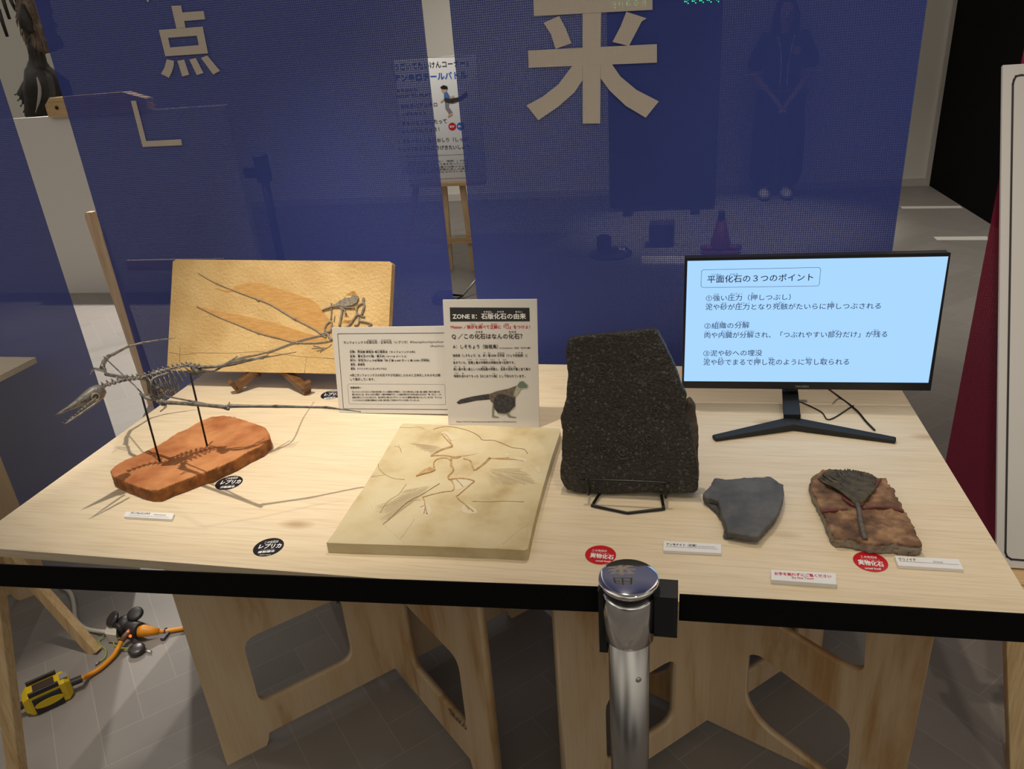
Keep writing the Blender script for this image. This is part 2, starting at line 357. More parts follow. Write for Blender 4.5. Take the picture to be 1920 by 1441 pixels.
def evaluated_mesh(o):
    dg = bpy.context.evaluated_depsgraph_get(); dg.update()
    return bpy.data.meshes.new_from_object(o.evaluated_get(dg))
def plate(name, outline, holes, thick, O, U, Vv, bevel=0):
    """flat board with holes: 2D loops in the frame (U,V), thickness along +N = UxV; slot 1 = edges"""
    c = bpy.data.curves.new(name, 'CURVE'); c.dimensions = '2D'; c.fill_mode = 'BOTH'; c.extrude = thick/2
    for lp in [outline]+list(holes):
        sp = c.splines.new('POLY'); sp.points.add(len(lp)-1); sp.use_cyclic_u = True
        for p, q in zip(sp.points, lp): p.co = (q[0], q[1], 0, 1)
    o = bpy.data.objects.new(name, c); COL.objects.link(o); me = evaluated_mesh(o)
    bpy.data.objects.remove(o); bpy.data.curves.remove(c)
    bm = bmesh.new(); bm.from_mesh(me); bmesh.ops.remove_doubles(bm, verts=bm.verts, dist=1e-6)
    bm.normal_update()
    for f in bm.faces: f.material_index = 0 if abs(f.normal.z) > .7 else 1
    U, Vv = V3(U), V3(Vv); N = U.cross(Vv); O = V3(O)+N*thick/2
    Mx = Matrix(((U.x, Vv.x, N.x, O.x), (U.y, Vv.y, N.y, O.y), (U.z, Vv.z, N.z, O.z), (0, 0, 0, 1)))
    bm.to_mesh(me); bm.free(); me.transform(Mx); return me
def rounded(pts, r, n=5):
    """round every corner of a 2D loop"""
    out = []; m = len(pts)
    for i in range(m):
        p = V3((*pts[i], 0)); a = V3((*pts[i-1], 0)); b = V3((*pts[(i+1) % m], 0))
        d1 = (a-p); d2 = (b-p); k = min(r, d1.length*.45, d2.length*.45); A = p+d1.normalized()*k; B = p+d2.normalized()*k
        for j in range(n+1):
            t = j/n; q = A*(1-t)**2+p*2*t*(1-t)+B*t*t; out.append((q.x, q.y))
    return out
def cr(pts, n=6):
    """smooth a 3D polyline (Catmull-Rom)"""
    P = [V3(p) for p in pts]; P = [P[0]*2-P[1]]+P+[P[-1]*2-P[-2]]; out = []
    for i in range(1, len(P)-2):
        a, b, c, d = P[i-1:i+3]
        for j in range(n):
            t = j/n; out.append(.5*((2*b)+(c-a)*t+(2*a-5*b+4*c-d)*t*t+(3*b-a-3*c+d)*t**3))
    out.append(P[-2]); return out
_tex = {}
def rock_mesh(me, voxel, layers, bev=0):
    """voxel remesh a closed mesh and push its surface with cloud textures"""
    o = bpy.data.objects.new('tmp', me); COL.objects.link(o)
    r = o.modifiers.new('r', 'REMESH'); r.mode = 'VOXEL'; r.voxel_size = voxel
    for kind, size, st in layers:
        k = (kind, size)
        if k not in _tex:
            t = bpy.data.textures.new('t', kind); t.noise_scale = size
            if kind == 'CLOUDS': t.noise_depth = 4
            _tex[k] = t
        d = o.modifiers.new('d', 'DISPLACE'); d.texture = _tex[k]; d.strength = st; d.mid_level = .5; d.texture_coords = 'LOCAL'
    m2 = evaluated_mesh(o); bpy.data.objects.remove(o)
    m2.polygons.foreach_set('use_smooth', [True]*len(m2.polygons)); return m2
# text ---------------------------------------------------------------
_tc = {}
def text_mesh(body, bold=0.0, spacing=1.0):
    k = (body, spacing)
    if k not in _tc:
        c = bpy.data.curves.new('t', 'FONT'); c.body = body; c.size = 1; c.resolution_u = 2; c.space_character = spacing
        o = bpy.data.objects.new('t', c); COL.objects.link(o); me = evaluated_mesh(o)
        vs = [(v.co.x, v.co.y) for v in me.vertices]; fs = [list(p.vertices) for p in me.polygons]
        bpy.data.objects.remove(o); bpy.data.curves.remove(c); bpy.data.meshes.remove(me)
        xs = [v[0] for v in vs]; ys = [v[1] for v in vs]
        _tc[k] = (vs, fs, min(xs), max(xs), min(ys), max(ys))
    vs, fs, x0, x1, y0, y1 = _tc[k]
    if bold:                                     # heavier weight: the strokes repeated a hair's breadth apart
        o2 = [(-bold, 0), (bold, 0), (0, bold), (0, -bold)]; n = len(vs)
        vs = [(x+dx, y+dy) for dx, dy in o2 for x, y in vs]; fs = [[i+n*q for i in f] for q in range(4) for f in fs]
        x0, x1, y0, y1 = x0-bold, x1+bold, y0-bold, y1+bold
    return vs, fs, x0, x1, y0, y1
class Sheet:
    """flat printed face: pixel -> plane -> ink shapes just above it"""
    def __init__(s, P, n, lift=.0005): s.P = V3(P); s.n = V3(n).normalized(); s.lift = lift; s.ink = {}; s.lines = []
    def p(s, x, y): return at_p(x, y, s.P, s.n)
    def mb(s, part): return s.ink.setdefault(part, MB())
    def text(s, part, body, a, b, h, bold=0.0, shear=0.0, lift=1):
        """baseline from pixel a to pixel b, glyph height h pixels"""
        vs, fs, x0, x1, y0, y1 = text_mesh(body, bold)
        A, B = s.p(*a), s.p(*b); H = (s.p(a[0], a[1]-h)-A).length; U = B-A; L = U.length; U = U.normalized(); Vv = s.n.cross(U)
        q = [A+U*((x-x0)/(x1-x0)*L+shear*(y-y0)/(y1-y0)*H)+Vv*((y-y0)/(y1-y0)*H)+s.n*(s.lift*lift+(4*i//len(vs))*.00007) for i, (x, y) in enumerate(vs)]
        if len(body) > 8 or not s.lines or h > 3.9 or s.lines[-1][0] != part: s.lines.append((part, MB()))
        s.lines[-1][1].add(q, fs)
    def shape(s, part, pix, lift=1): s.mb(part).poly(s._ccw([s.p(*q)+s.n*s.lift*lift for q in pix]))
    def _ccw(s, pts):
        nr = V3((0, 0, 0))
        for i in range(len(pts)): nr += (pts[i]-pts[0]).cross(pts[(i+1) % len(pts)]-pts[0])
        return pts if nr.dot(s.n) > 0 else pts[::-1]
    def line(s, part, pix, w, closed=False, lift=1):
        P = [s.p(*q)+s.n*s.lift*lift for q in pix]
        if closed: P.append(P[0])
        s.lines.append((part, MB())); mb = s.lines[-1][1]
        for a, b in zip(P, P[1:]):
            d = (b-a).normalized(); x = s.n.cross(d)*w/2; e = d*w/2
            mb.poly([a-e-x, b+e-x, b+e+x, a-e+x])
    def build(s, parent, mats, names=None):
        for k, m in s.ink.items():
            m.build(k, mats[k], parent)
        for k, m in s.lines: m.build(k, mats[k], parent)
def structure(name, mb_or_me, mats, **kw):
    o = (mb_or_me.build(name, mats, **kw) if isinstance(mb_or_me, MB) else link(name, mb_or_me, mats)); o['kind'] = 'structure'; return o

# ================================================================== SETTING
structure('floor', MB().box((0, 3, -.05), (16, 14, .1)), M_floor)
structure('wall_back', MB().box((-2.16, 7.13, 1.75), (11.6, .16, 3.5)), M_wall)
structure('wall_right', MB().box((3.72, 4.6, 1.75), (.16, 5.2, 3.5)), M_black)
structure('baseboard_back', MB().box((-2.16, 7.04, .035), (11.58, .02, .07)), M_skirt)
structure('trim_1', MB().box((3.62, 7.03, 1.75), (.035, .03, 3.5)), M_skirt)

# white tape strips on the far floor
def tape(pix, label):
    P = [at_z(x, y, 0) for x, y in pix]; c = sum(P, V3())/4
    MBt = MB().prism([p+Z*.0012 for p in P], (0, 0, -.0010)); o = MBt.build('floor_tape', M_tape, loc=(c.x, c.y, 0))
    props(o, label, 'tape', 'tape strips on the far floor')
tape([(1688, 387), (1800, 386), (1805, 390), (1692, 391)], 'white tape strip on the floor nearest the white back wall')
tape([(1750, 444), (1850, 443), (1858, 450), (1757, 450)], 'white tape strip on the floor beside the maroon banner')
tape([(1203, 480), (1300, 480), (1300, 495), (1203, 495)], 'pale tape strip on the floor seen through the banner above the monitor')

# ================================================================== BANNERS (Y = 1.0)
BY = 1.0
def banner(name, x0, x1, ztop, zbot, m, label):
    t = thing(name, label, 'banner', ((x0+x1)/2, BY, zbot))
    mb = MB(); nx, nzz = 24, 40
    vs = []; fs = []
    for j in range(nzz+1):
        for i in range(nx+1):
            x = x0+(x1-x0)*i/nx; z = zbot+(ztop-zbot)*j/nzz
            vs.append((x, BY+.003*math.sin(x*7+1)*math.sin(z*1.7), z))
    for j in range(nzz):
        for i in range(nx): fs.append((j*(nx+1)+i, j*(nx+1)+i+1, (j+1)*(nx+1)+i+1, (j+1)*(nx+1)+i))
    mb.add(vs, fs).build('fabric', m, t, smooth=True)
    rod = MB().tube([(x0, BY+.012, ztop-.01), (x1, BY+.012, ztop-.01)], .011, 12); rod.build('top_rod', M_chrome, t, smooth=True)
    rod = MB().tube([(x0, BY+.010, zbot+.01), (x1, BY+.010, zbot+.01)], .009, 12); rod.build('bottom_rod', M_chrome, t, smooth=True)
    return t
b1 = banner('hanging_banner', -1.70, -.541, 3.0, .06, M_blue, 'navy blue mesh banner at the far left edge, with no writing on it')
b2 = banner('hanging_banner', -.358, .700, 3.0, .06, M_blue, 'navy blue mesh banner behind the winged slab, carrying a small beige character')
b3 = banner('hanging_banner', .768, 1.815, 3.0, .06, M_blue, 'navy blue mesh banner behind the monitor, with one huge beige character on it')
b4 = banner('hanging_banner', 2.018, 3.05, 3.0, .06, M_maroon, 'maroon mesh banner behind the white board at the right')
def zz(k, ox, oy, pts): return [(ox+x/k, oy+y/k) for x, y in pts]
def printed(part, parent, polys, k, ox, oy, holes=None):
    mb = MB()
    for pl in polys:
        mb.poly([at_y(x, y, BY-.0045) for x, y in zz(k, ox, oy, pl)][::-1])
    o = mb.build(part, M_print, parent); return o
bx = [(893, 168), (1140, 150), (1170, 300), (930, 316)]; hx = [(945, 212), (1107, 200), (1118, 254), (957, 267)]
ring = [[bx[i], bx[(i+1) % 4], hx[(i+1) % 4], hx[i]] for i in range(4)]
printed('printed_character', b2, [[(963, 33), (1018, 31), (1043, 155), (992, 160)], [(1026, 70), (1145, 62), (1154, 108), (1030, 118)]]+ring+[
    [(938, 333), (978, 342), (976, 372), (966, 405), (950, 437), (906, 415), (925, 380)], [(998, 342), (1036, 335), (1064, 420), (1025, 430)],
    [(1065, 335), (1101, 326), (1144, 410), (1107, 422)], [(1131, 326), (1165, 312), (1237, 398), (1199, 419)]], 3, 0, 0)
printed('printed_bracket', b2, [[(736, 567), (764, 566), (822, 793), (802, 826)], [(802, 826), (822, 793), (1018, 783), (1024, 816)]], 3, 0, 0)
printed('printed_stroke', b2, [[(806, -60), (845, -62), (840, -5), (833, 15), (826, 5)]], 3, 0, 0)
printed('printed_character', b3, [[(1080, -12), (1750, -45), (1750, 55), (1083, 90)], [(1357, -150), (1462, -152), (1461, -31), (1357, -26)], [(1357, 77), (1461, 72), (1459, 264), (1357, 269)], [(1357, 366), (1458, 361), (1456, 694), (1358, 694)],
    [(1138, 128), (1225, 90), (1262, 160), (1294, 243), (1205, 275), (1180, 195)], [(1603, 66), (1718, 103), (1690, 120), (1618, 258), (1525, 236), (1570, 150)],
    [(1051, 284), (1775, 248), (1775, 352), (1053, 381)], [(1300, 369), (1356, 366), (1356, 452), (1310, 520), (1220, 600), (1108, 676), (1042, 592), (1130, 545), (1220, 475)],
    [(1459, 361), (1520, 358), (1570, 430), (1660, 505), (1786, 570), (1712, 662), (1600, 595), (1510, 510), (1459, 440)]], 3, 640, 0)
def banner_glyph(part, parent, ch, cx, zc, h):
    vs, fs, x0, x1, y0, y1 = text_mesh(ch, .022); k = h/(y1-y0)
    MB().add([(cx+(x-(x0+x1)/2)*k, BY-.0045, zc+(y-(y0+y1)/2)*k) for x, y in vs], fs).build(part, M_print, parent)
banner_glyph('printed_character', b3, '由', 1.106, 1.86, .30)
banner_glyph('printed_character', b2, '視', -.02, 1.80, .22)

# ================================================================== BACKGROUND THINGS
# dark board with a lit green display, far back
t = thing('display_partition', 'tall dark board far back behind the banner with the huge character', 'partition', (1.16, 6.25, 0))
MB().box((1.16, 6.27, 1.0), (.96, .05, 1.94)).build('board', M_dpanel, t, bevel=.004)
MB().box((.86, 6.27, .015), (.08, .5, .03)).build('foot', M_dpanel, t); MB().box((1.46, 6.27, .015), (.08, .5, .03)).build('foot', M_dpanel, t)
mb = MB()
for gx0, gn, gy in ((1147, 5, 8.5), (1284, 5, 0)):
    for k in range(gn):
        for a, b in ((0, 0), (1, 0), (2, 0), (0, 1), (2, 1), (1, 2), (0, 2), (1, -1), (2, 3)):
            c = at_y(gx0+k*14.2+a*3.2, gy-k*.8-1+b*3.0-2, 6.238)
            mb.box(c, (.0062, .004, .0062))
mb.build('led_text', M_led, t); bpy.context.view_layer.update()
MB().box((1.16, 6.244, 1.76), (.94, .008, .10)).build('led_sign_frame', M_plastic, t)
# cone, base, carton
c = at_z(1350, 472, 0)
t = thing('traffic_cone', 'red cone with a dark tip on the far floor behind the banner', 'cone', c)
MB().box((c.x, c.y, .012), (.24, .24, .024)).build('base', M_cone, t, bevel=.006)
MB().lathe([(.085, .024), (.075, .05), (.03, .24)], (c.x, c.y, 0), 24).build('body', M_cone, t, smooth=True)
MB().lathe([(.031, .235), (.02, .30), (.012, .305)], (c.x, c.y, 0), 24).build('tip', M_plastic, t, smooth=True)
for s, dx in enumerate((-.09, .10)):
    MB().lathe([(.05, .024), (.052, .05), (.03, .055)], (c.x+dx, c.y-.02, 0), 16).build('weight', M_cone, t, smooth=True)
c = at_z(1145, 478, 0)
t = thing('stand_base', 'black round stand base with a stub on the far floor, left of the carton', 'stand', c)
MB().lathe([(.16, 0), (.16, .02), (.12, .035), (.04, .045)], c, 28).build('disc', M_plastic, t, smooth=True)
MB().lathe([(.055, .04), (.055, .14), (.03, .155)], (c.x-.05, c.y, 0), 20).build('stub', M_plastic, t, smooth=True)
MB().lathe([(.04, .03), (.045, .055), (.02, .07)], (c.x+.09, c.y-.02, 0), 16).build('knob', M_chrome2, t, smooth=True)
c = at_z(1240, 463, 0)
t = thing('carton', 'small dark carton on the far floor, left of the red cone', 'box', c)
MB().box((c.x, c.y+.09, .085), (.19, .17, .17)).build('body', mat('dark_card', (.05, .035, .03), .8), t, bevel=.003)
MB().box((c.x, c.y+.09, .1715), (.03, .172, .003)).build('packing_tape', mat('brown_tape', (.10, .07, .045), .5), t)
# second belt post behind banner 2
c = V3((-1.63, 4.2, 0))
t = thing('barrier_post', 'slim black belt barrier post seen dimly through the banner above the winged slab', 'barrier post', c)
MB().lathe([(.16, 0), (.16, .015), (.06, .03)], c, 28).build('base', M_plastic, t, smooth=True)
MB().lathe([(.03, .02), (.03, .74)], c, 20).build('tube', M_plasticm, t, smooth=True)
MB().lathe([(.05, .72), (.055, .74), (.055, .90), (.05, .91)], c, 24).build('cassette', M_plasticm, t, smooth=True)
MB().box((c.x-.115, c.y-.01, .79), (.13, .04, .07)).build('belt_clip', M_plasticm, t, bevel=.006)

# poster on a pine easel, seen in the gap between the banners
PY = 4.3
t = thing('poster_board', 'white poster with blue heading and a running child, on the pine easel behind the banners', 'poster', at_y(812, 345, PY))
PX0, PX1 = at_y(737, 105, PY).x, at_y(893, 100, PY).x
zt, zb = at_y(812, 107, PY).z, at_y(835, 341, PY).z
MB().box(((PX0+PX1)/2, PY+.005, (zt+zb)/2), (PX1-PX0, .008, zt-zb)).build('panel', mat('poster_white', (.62, .62, .60), .55), t)
sh = Sheet((0, PY, 0), (0, -1, 0), .0012)
q2 = lambda x, y: (640+x/3, y/3)
sh.text('black_lettering', '「うごいてたいけんコーナー」', q2(285, 398), q2(712, 372), 13, .012)
sh.text('blue_lettering', 'アンキロテールバトル', q2(298, 460), q2(708, 442), 14, .03)
for body, a, b, h in (('あそびかた', (312, 520), (430, 512), 6), ('HOW TO PLAY', (312, 552), (505, 540), 6), ('1. おなかにアンキロ', (312, 612), (540, 598), 7.5), ('しっぽをセット', (315, 655), (480, 645), 7),
        ('2. まるいところにたって', (315, 706), (594, 692), 8), ('じゅんびかんりょう！', (318, 752), (552, 738), 8), ('3. スタートとともにおしり（しっぽ）', (318, 808), (720, 793), 8), ('をふってたくさんこうげきたいしよう', (320, 850), (720, 836), 8)):
    sh.text('black_lettering', body, q2(*a), q2(*b), h, .01)
for k, yy in enumerate((906, 922, 938, 952, 966)):
    sh.text('small_print', ('アンキロサウルスは「ハンマー（棍棒）」のある', 'しっぽをもち、ふりまわして身を守っていたと', '考えられています。その重さは数十キロに', 'なるともいわれ、肉食恐竜のあしの骨を', 'くだくこともできたと考えられています。')[k], q2(340, yy+14), q2(715, yy), 3.6, .01)
sh.line('rule', [q2(260, 330), q2(730, 315)], .002); sh.line('rule', [q2(320, 882), q2(730, 866)], .002); sh.line('rule', [q2(330, 1016), q2(735, 998)], .002)
circ = lambda cx, cy, r, n=24: [(cx+r*math.cos(2*math.pi*i/n), cy+r*math.sin(2*math.pi*i/n)) for i in range(n)]
sh.shape('red_dot', circ(848, 237, 7.2)); sh.shape('blue_dot', circ(863.5, 236.5, 7.2))
sh.text('dot_lettering', 'あか', (843.5, 239.5), (852.5, 239), 4.5, .03, lift=2); sh.text('dot_lettering', 'あお', (859, 239), (868, 238.5), 4.5, .03, lift=2)
z7 = lambda pts: [(640+x/3, y/3) for x, y in pts]
sh.shape('child_hair', z7([(556, 490), (575, 478), (597, 485), (598, 500), (580, 502), (565, 500)]), 3)
sh.shape('child_face', z7([(560, 498), (582, 500), (596, 498), (592, 515), (578, 523), (565, 515)]), 2)
sh.shape('child_hand', z7([(560, 578), (558, 570), (580, 552), (586, 560), (570, 572)]), 2)
sh.shape('child_foot', z7([(606, 640), (622, 632), (626, 645), (604, 660), (598, 654)]), 2)
sh.shape('child_arm', z7([(610, 548), (632, 535), (636, 548), (618, 556)]), 2)
sh.shape('child_shirt', z7([(578, 522), (595, 515), (610, 540), (607, 572), (582, 572), (577, 545)]), 2)
sh.shape('child_trousers', z7([(582, 570), (607, 570), (604, 600), (626, 632), (608, 642), (586, 612)]), 2)
sh.shape('tail_toy', z7([(580, 562), (585, 550), (615, 555), (665, 545), (705, 515), (712, 535), (670, 565), (625, 580), (586, 575)]), 3)
sh.build(t, dict(black_lettering=M_ink, blue_lettering=M_bluei, small_print=M_inkg, rule=M_inkg, red_dot=M_redst, blue_dot=M_bluei, dot_lettering=M_stw, child_hair=M_hair, child_face=M_bskin, child_hand=M_bskin, child_foot=M_bskin, child_arm=M_bskin, child_shirt=M_bblue, child_trousers=M_bgrey, tail_toy=M_quill))
t = thing('pine_easel', 'pine easel holding the white poster behind the gap between the blue banners', 'easel', (-.24, PY+.08, 0))
MB().bar((PX0+.02, PY-.012, zb-.012), (PX1-.01, PY-.012, zb-.012), .06, .022).build('shelf', M_barx, t)
foot = lambda x0, x1: (V3((x0, PY+.02, 0)), V3((x1, PY+.04, zb+.62)))
xl, xr = at_y(838, 420, PY).x, at_y(874, 420, PY).x
for nm, xt, xb in (('leg', -.18, -.345), ('leg', .02, -.145+.0)):
    pass
a = at_y(846, 520, PY+.06); b = at_y(833, 355, PY+.06); d = (b-a)/(b.z-a.z)
MB().bar(a-d*a.z, a+d*(zt-.05-a.z), .042, .022, (0, 1, 0)).build('leg', M_bar, t)
a = at_y(880, 440, PY+.03); b = at_y(868, 355, PY+.03); d = (b-a)/(b.z-a.z)
MB().bar(a-d*a.z, a+d*(zt-.05-a.z), .042, .022, (0, 1, 0)).build('leg', M_bar, t)
a = at_y(750, 450, PY+.03); a.z = 0; MB().bar((a.x-.02, a.y, 0), (-.28, a.y, zt-.05), .042, .022, (0, 1, 0)).build('leg', M_bar, t)
a, b = at_y(755, 452, PY+.0), at_y(892, 450, PY+.0); MB().bar(a, b, .022, .042).build('crossbar', M_barx, t)
# metal tripod foot on the floor in the gap
c = at_z(850, 560, 0)
t = thing('light_stand', 'folded black metal stand foot on the floor in the gap between the blue banners', 'stand', c)
MB().tube([c+V3((-.12, .05, .02)), c+V3((.06, .02, .015)), c+V3((.03, -.12, .012))], .008, 8).build('foot', M_wire, t, smooth=True)
MB().tube([c+V3((.06, .02, .015)), c+V3((.22, .42, .18))], .007, 8).build('strut', M_chrome, t, smooth=True)
MB().box(c+V3((-.06, -.05, .03)), (.10, .16, .035)).build('clamp', M_plastic, t, bevel=.004)

# white partition, pine post and shaggy feathered model at the left
PYL = 3.85
t = thing('white_partition', 'low white panel behind the left blue banners, below the shaggy feathered model', 'partition', (-2.6, PYL, 0))
zp = at_y(80, 219, PYL).z
xe = at_y(425, 213, PYL).x
MB().box(((-4.6+xe)/2, PYL+.03, zp/2), (xe+4.6, .06, zp)).build('panel', mat('partition_white', (.72, .685, .63), .6), t, bevel=.002)
a = at_y(88, 203, PYL-.02); MB().prism([V3((a.x, PYL-.03, a.z)) + V3(q) for q in ((0, 0, -.06), (.0, 0, .02), (.05, 0, .065), (.62, 0, .07), (.78, 0, .02), (.78, 0, -.06))], (0, .09, 0)).build('top_beam', M_barx, t)
MB().tube([V3((a.x+.09, PYL-.036, a.z+.0)), V3((a.x+.09, PYL-.03, a.z+.0))], .012, 12).build('screw', M_rubber, t)
t = thing('pine_post', 'rounded pine easel leg standing in the gap between the two left blue banners', 'easel leg', (-1.23, 2.0, 0))
a, b = at_y(166, 398, 2.0), at_y(286, 757, 2.0)
d = (b-a).normalized(); x = d.cross(V3((0, 1, 0))).normalized()
k0 = a; w = .055
prof = [(-.5, .02), (-.36, .0), (.2, 0), (.5, .10)]
pts = [k0+x*w*q[0]+d*q[1] for q in prof]; e = a+d*((a.z)/(-d.z))
MB().prism(pts+[e+x*w*.5, e-x*w*.5], (0, .03, 0)).build('leg', M_bar, t, bevel=.003)
c = at_y(232, 500, 2.03); MB().bar(c+V3((0, .03, 0)), c+V3((.5, .03, 0)), .022, .045).build('crossbar', M_barx, t)
# feathered model
FYL = 4.45
fq = lambda x, y, dy=0: at_y(x*240/865, y*400/1441, FYL+dy)
t = thing('feathered_model', 'dark shaggy feathered creature model behind the low white panel at upper left', 'animal model', fq(330, 800))
def blade(pix, w, dy=0, n=5):
    P = cr([fq(x, y, dy) for x, y in pix], n); m = len(P)
    return P, [max(.003, w*(math.sin(math.pi*min(1, (i+.6)/(m*.9)))**.6 if i < m-1 else .1)) for i in range(m)]
me_pts = cr([fq(290, -180, .1), fq(235, -20, .08), fq(235, 80, .06), fq(265, 170, .05), fq(295, 250, .05), fq(320, 320, .08)], 5)
m0 = MB().tube(me_pts, [.105+.012*math.sin(i*.9) for i in range(len(me_pts))], 14)
me = rock_mesh(m0.mesh('fur'), .02, [('CLOUDS', .06, .04), ('CLOUDS', .015, .025)])
link('shaggy_coat', me, M_fur, t)
mb = MB(); rnd = random.Random(3)
for i in range(90):
    k = rnd.randrange(2, len(me_pts)-1); p = me_pts[k]; a = rnd.uniform(2.4, 5.2)
    q = p+V3((math.cos(a)*.085, -.07+rnd.uniform(-.02, .02), 0)); e = q+V3((rnd.uniform(-.03, .03), rnd.uniform(-.04, .0), -rnd.uniform(.05, .11)))
    mb.tube([q, (q+e)/2+V3((rnd.uniform(-.02, .02), 0, 0)), e], [.008, .006, .001], 4)
o = mb.build('loose_hair', M_fur, t); o['kind'] = 'stuff'
limb = cr([fq(222, 262), fq(250, 370), fq(265, 470), fq(300, 560), fq(330, 640, .05), fq(330, 780, .1)], 5)
MB().tube(limb, [.03, .045, .05, .055, .055, .055, .058, .06, .07, .08, .10, .11, .12, .13, .14, .15, .16, .17, .17, .17, .17, .17, .17, .17, .17, .17, .17, .17, .17, .17][:len(limb)], 12).build('limb', M_quill, t, smooth=True)
MB().tube([fq(150, 30, -.05), fq(165, 110, -.05), fq(190, 175, -.05), fq(225, 225, -.05)], [.02, .045, .055, .02], 10).build('dark_tuft', M_quill, t, smooth=True)
for i in range(13):
    f = i/12; ex = 98+f*240; ey = 640+150*min(1, f*3.2)
    P, R = blade([(245+f*90, 440+f*60), (222+f*110, 545+f*50), (165+f*170, 620+f*90), (ex, ey)], .06, -.02-.06*f)
    MB().tube(P, R, 8, flat=.25, up=(0, 1, 0)).build('feather', M_quill if i % 3 else M_quillb, t, smooth=True)
P, R = blade([(250, 520), (268, 600), (262, 680), (240, 760)], .012, -.20); MB().tube(P, R, 6).build('pale_quill', mat('pale_quill', (.4, .38, .34), .5), t, smooth=True)
for i, (x0, y0, x1, y1) in enumerate(((-10, 60, 50, 248), (10, -40, 65, 130), (60, -30, 108, 72), (105, -30, 122, 40))):
    P = [fq(x0, y0, .5), fq((x0+x1)/2-2, (y0+y1)/2, .5), fq(x1, y1, .5)]; MB().tube(P, [.016, .014, .012], 8, flat=.4).build('hanging_strand', M_quill, t, smooth=True)

# standing guide far behind banner 3
def skin_body(name, joints, edges, root, sub=2):
    me = bpy.data.meshes.new(name); keys = list(joints); me.from_pydata([joints[k][0] for k in keys], [(keys.index(a), keys.index(b)) for a, b in edges], [])
    o = bpy.data.objects.new(name, me); COL.objects.link(o); sk = o.modifiers.new('skin', 'SKIN'); sk.use_smooth_shade = True
    for k, sv in zip(keys, me.skin_vertices[0].data):
        r = joints[k][1]; sv.radius = r if isinstance(r, tuple) else (r, r); sv.use_root = (k == root)
    s = o.modifiers.new('sub', 'SUBSURF'); s.levels = sub; s.render_levels = sub
    m = evaluated_mesh(o); bpy.data.objects.remove(o); return m
px, py = 2.20, 6.72
J = {}
def j(k, x, y, z, r): J[k] = (V3((px+x, py+y, z)), r)
j('pel', 0, 0, .93, (.155, .11)); j('waist', 0, .0, 1.06, (.125, .09)); j('chest', 0, .01, 1.25, (.155, .105)); j('neckb', 0, .02, 1.40, (.07, .06)); j('neck', 0, .01, 1.455, .05)
j('chin', 0, -.02, 1.505, (.055, .065)); j('face', 0, -.015, 1.57, (.072, .088)); j('crown', 0, .01, 1.645, (.07, .085)); j('top', 0, .015, 1.69, (.035, .04))
for s, n in ((-1, 'r'), (1, 'l')):
    j('sh'+n, s*.165, .01, 1.375, .062); j('ua'+n, s*.215, .02, 1.24, .050); j('el'+n, s*.235, .0, 1.09, .042); j('fa'+n, s*.15, -.11, .98, .034); j('wr'+n, s*.065, -.165, .885, .025); j('hd'+n, s*.025, -.175, .835, (.036, .022))
    j('hip'+n, s*.088, 0, .86, (.098, .10)); j('kn'+n, s*.092, -.01, .47, .062); j('an'+n, s*.095, .02, .09, .042); j('ft'+n, s*.10, -.09, .035, (.040, .028))
E_ = [('pel', 'waist'), ('waist', 'chest'), ('chest', 'neckb'), ('neckb', 'neck'), ('neck', 'chin'), ('chin', 'face'), ('face', 'crown'), ('crown', 'top')]
for n in 'rl':
    E_ += [('chest', 'sh'+n), ('sh'+n, 'ua'+n), ('ua'+n, 'el'+n), ('el'+n, 'fa'+n), ('fa'+n, 'wr'+n), ('wr'+n, 'hd'+n), ('pel', 'hip'+n), ('hip'+n, 'kn'+n), ('kn'+n, 'an'+n), ('an'+n, 'ft'+n)]
    s = -1 if n == 'r' else 1
    for f in range(4):
        x0 = s*(.052-.018*f)
        j(f'{n}f{f}a', x0*.6-s*.004, -.188, .815-.004*abs(f-1.5), .0095); j(f'{n}f{f}b', x0*.35-s*.02, -.205, .785+.006*abs(f-1.5), .0085); j(f'{n}f{f}c', x0*.2-s*.04, -.198, .768+.008*abs(f-1.5), .007)
        E_ += [('hd'+n, f'{n}f{f}a'), (f'{n}f{f}a', f'{n}f{f}b'), (f'{n}f{f}b', f'{n}f{f}c')]
    j(f'{n}ta', s*.045, -.20, .855, .011); j(f'{n}tb', s*.015, -.222, .83, .009); E_ += [('hd'+n, f'{n}ta'), (f'{n}ta', f'{n}tb')]
j('nose', 0, -.112, 1.555, .012); E_ += [('face', 'nose')]
t = thing('person', 'person in a navy short sleeved jersey standing with hands clasped behind a banner', 'person', (px, py, 0))
link('body', skin_body('body', J, E_, 'pel'), M_skin, t)
JJ = {k: (J[k][0].copy(), (r if isinstance(r, tuple) else (r, r))) for k, r in dict(pel=(.19, .14), waist=(.165, .12), chest=(.185, .13), neckb=(.10, .085), shr=.085, shl=.085, uar=.082, ual=.082).items()}
for n, s in (('r', -1), ('l', 1)): JJ['el'+n] = (J['el'+n][0]+V3((s*.02, 0, .02)), (.088, .085))
link('jersey', skin_body('jersey', JJ, [('pel', 'waist'), ('waist', 'chest'), ('chest', 'neckb'), ('chest', 'shr'), ('chest', 'shl'), ('shr', 'uar'), ('shl', 'ual'), ('uar', 'elr'), ('ual', 'ell')], 'pel'), M_jersey, t)
JT = {'pel': (J['pel'][0], (.185, .14))}
for n, s in (('r', -1), ('l', 1)):
    JT['hip'+n] = (J['hip'+n][0]+V3((s*.02, 0, 0)), (.125, .125)); JT['kn'+n] = (J['kn'+n][0]+V3((s*.03, 0, 0)), (.115, .12)); JT['an'+n] = (J['an'+n][0]+V3((s*.03, 0, 0)), (.12, .12))
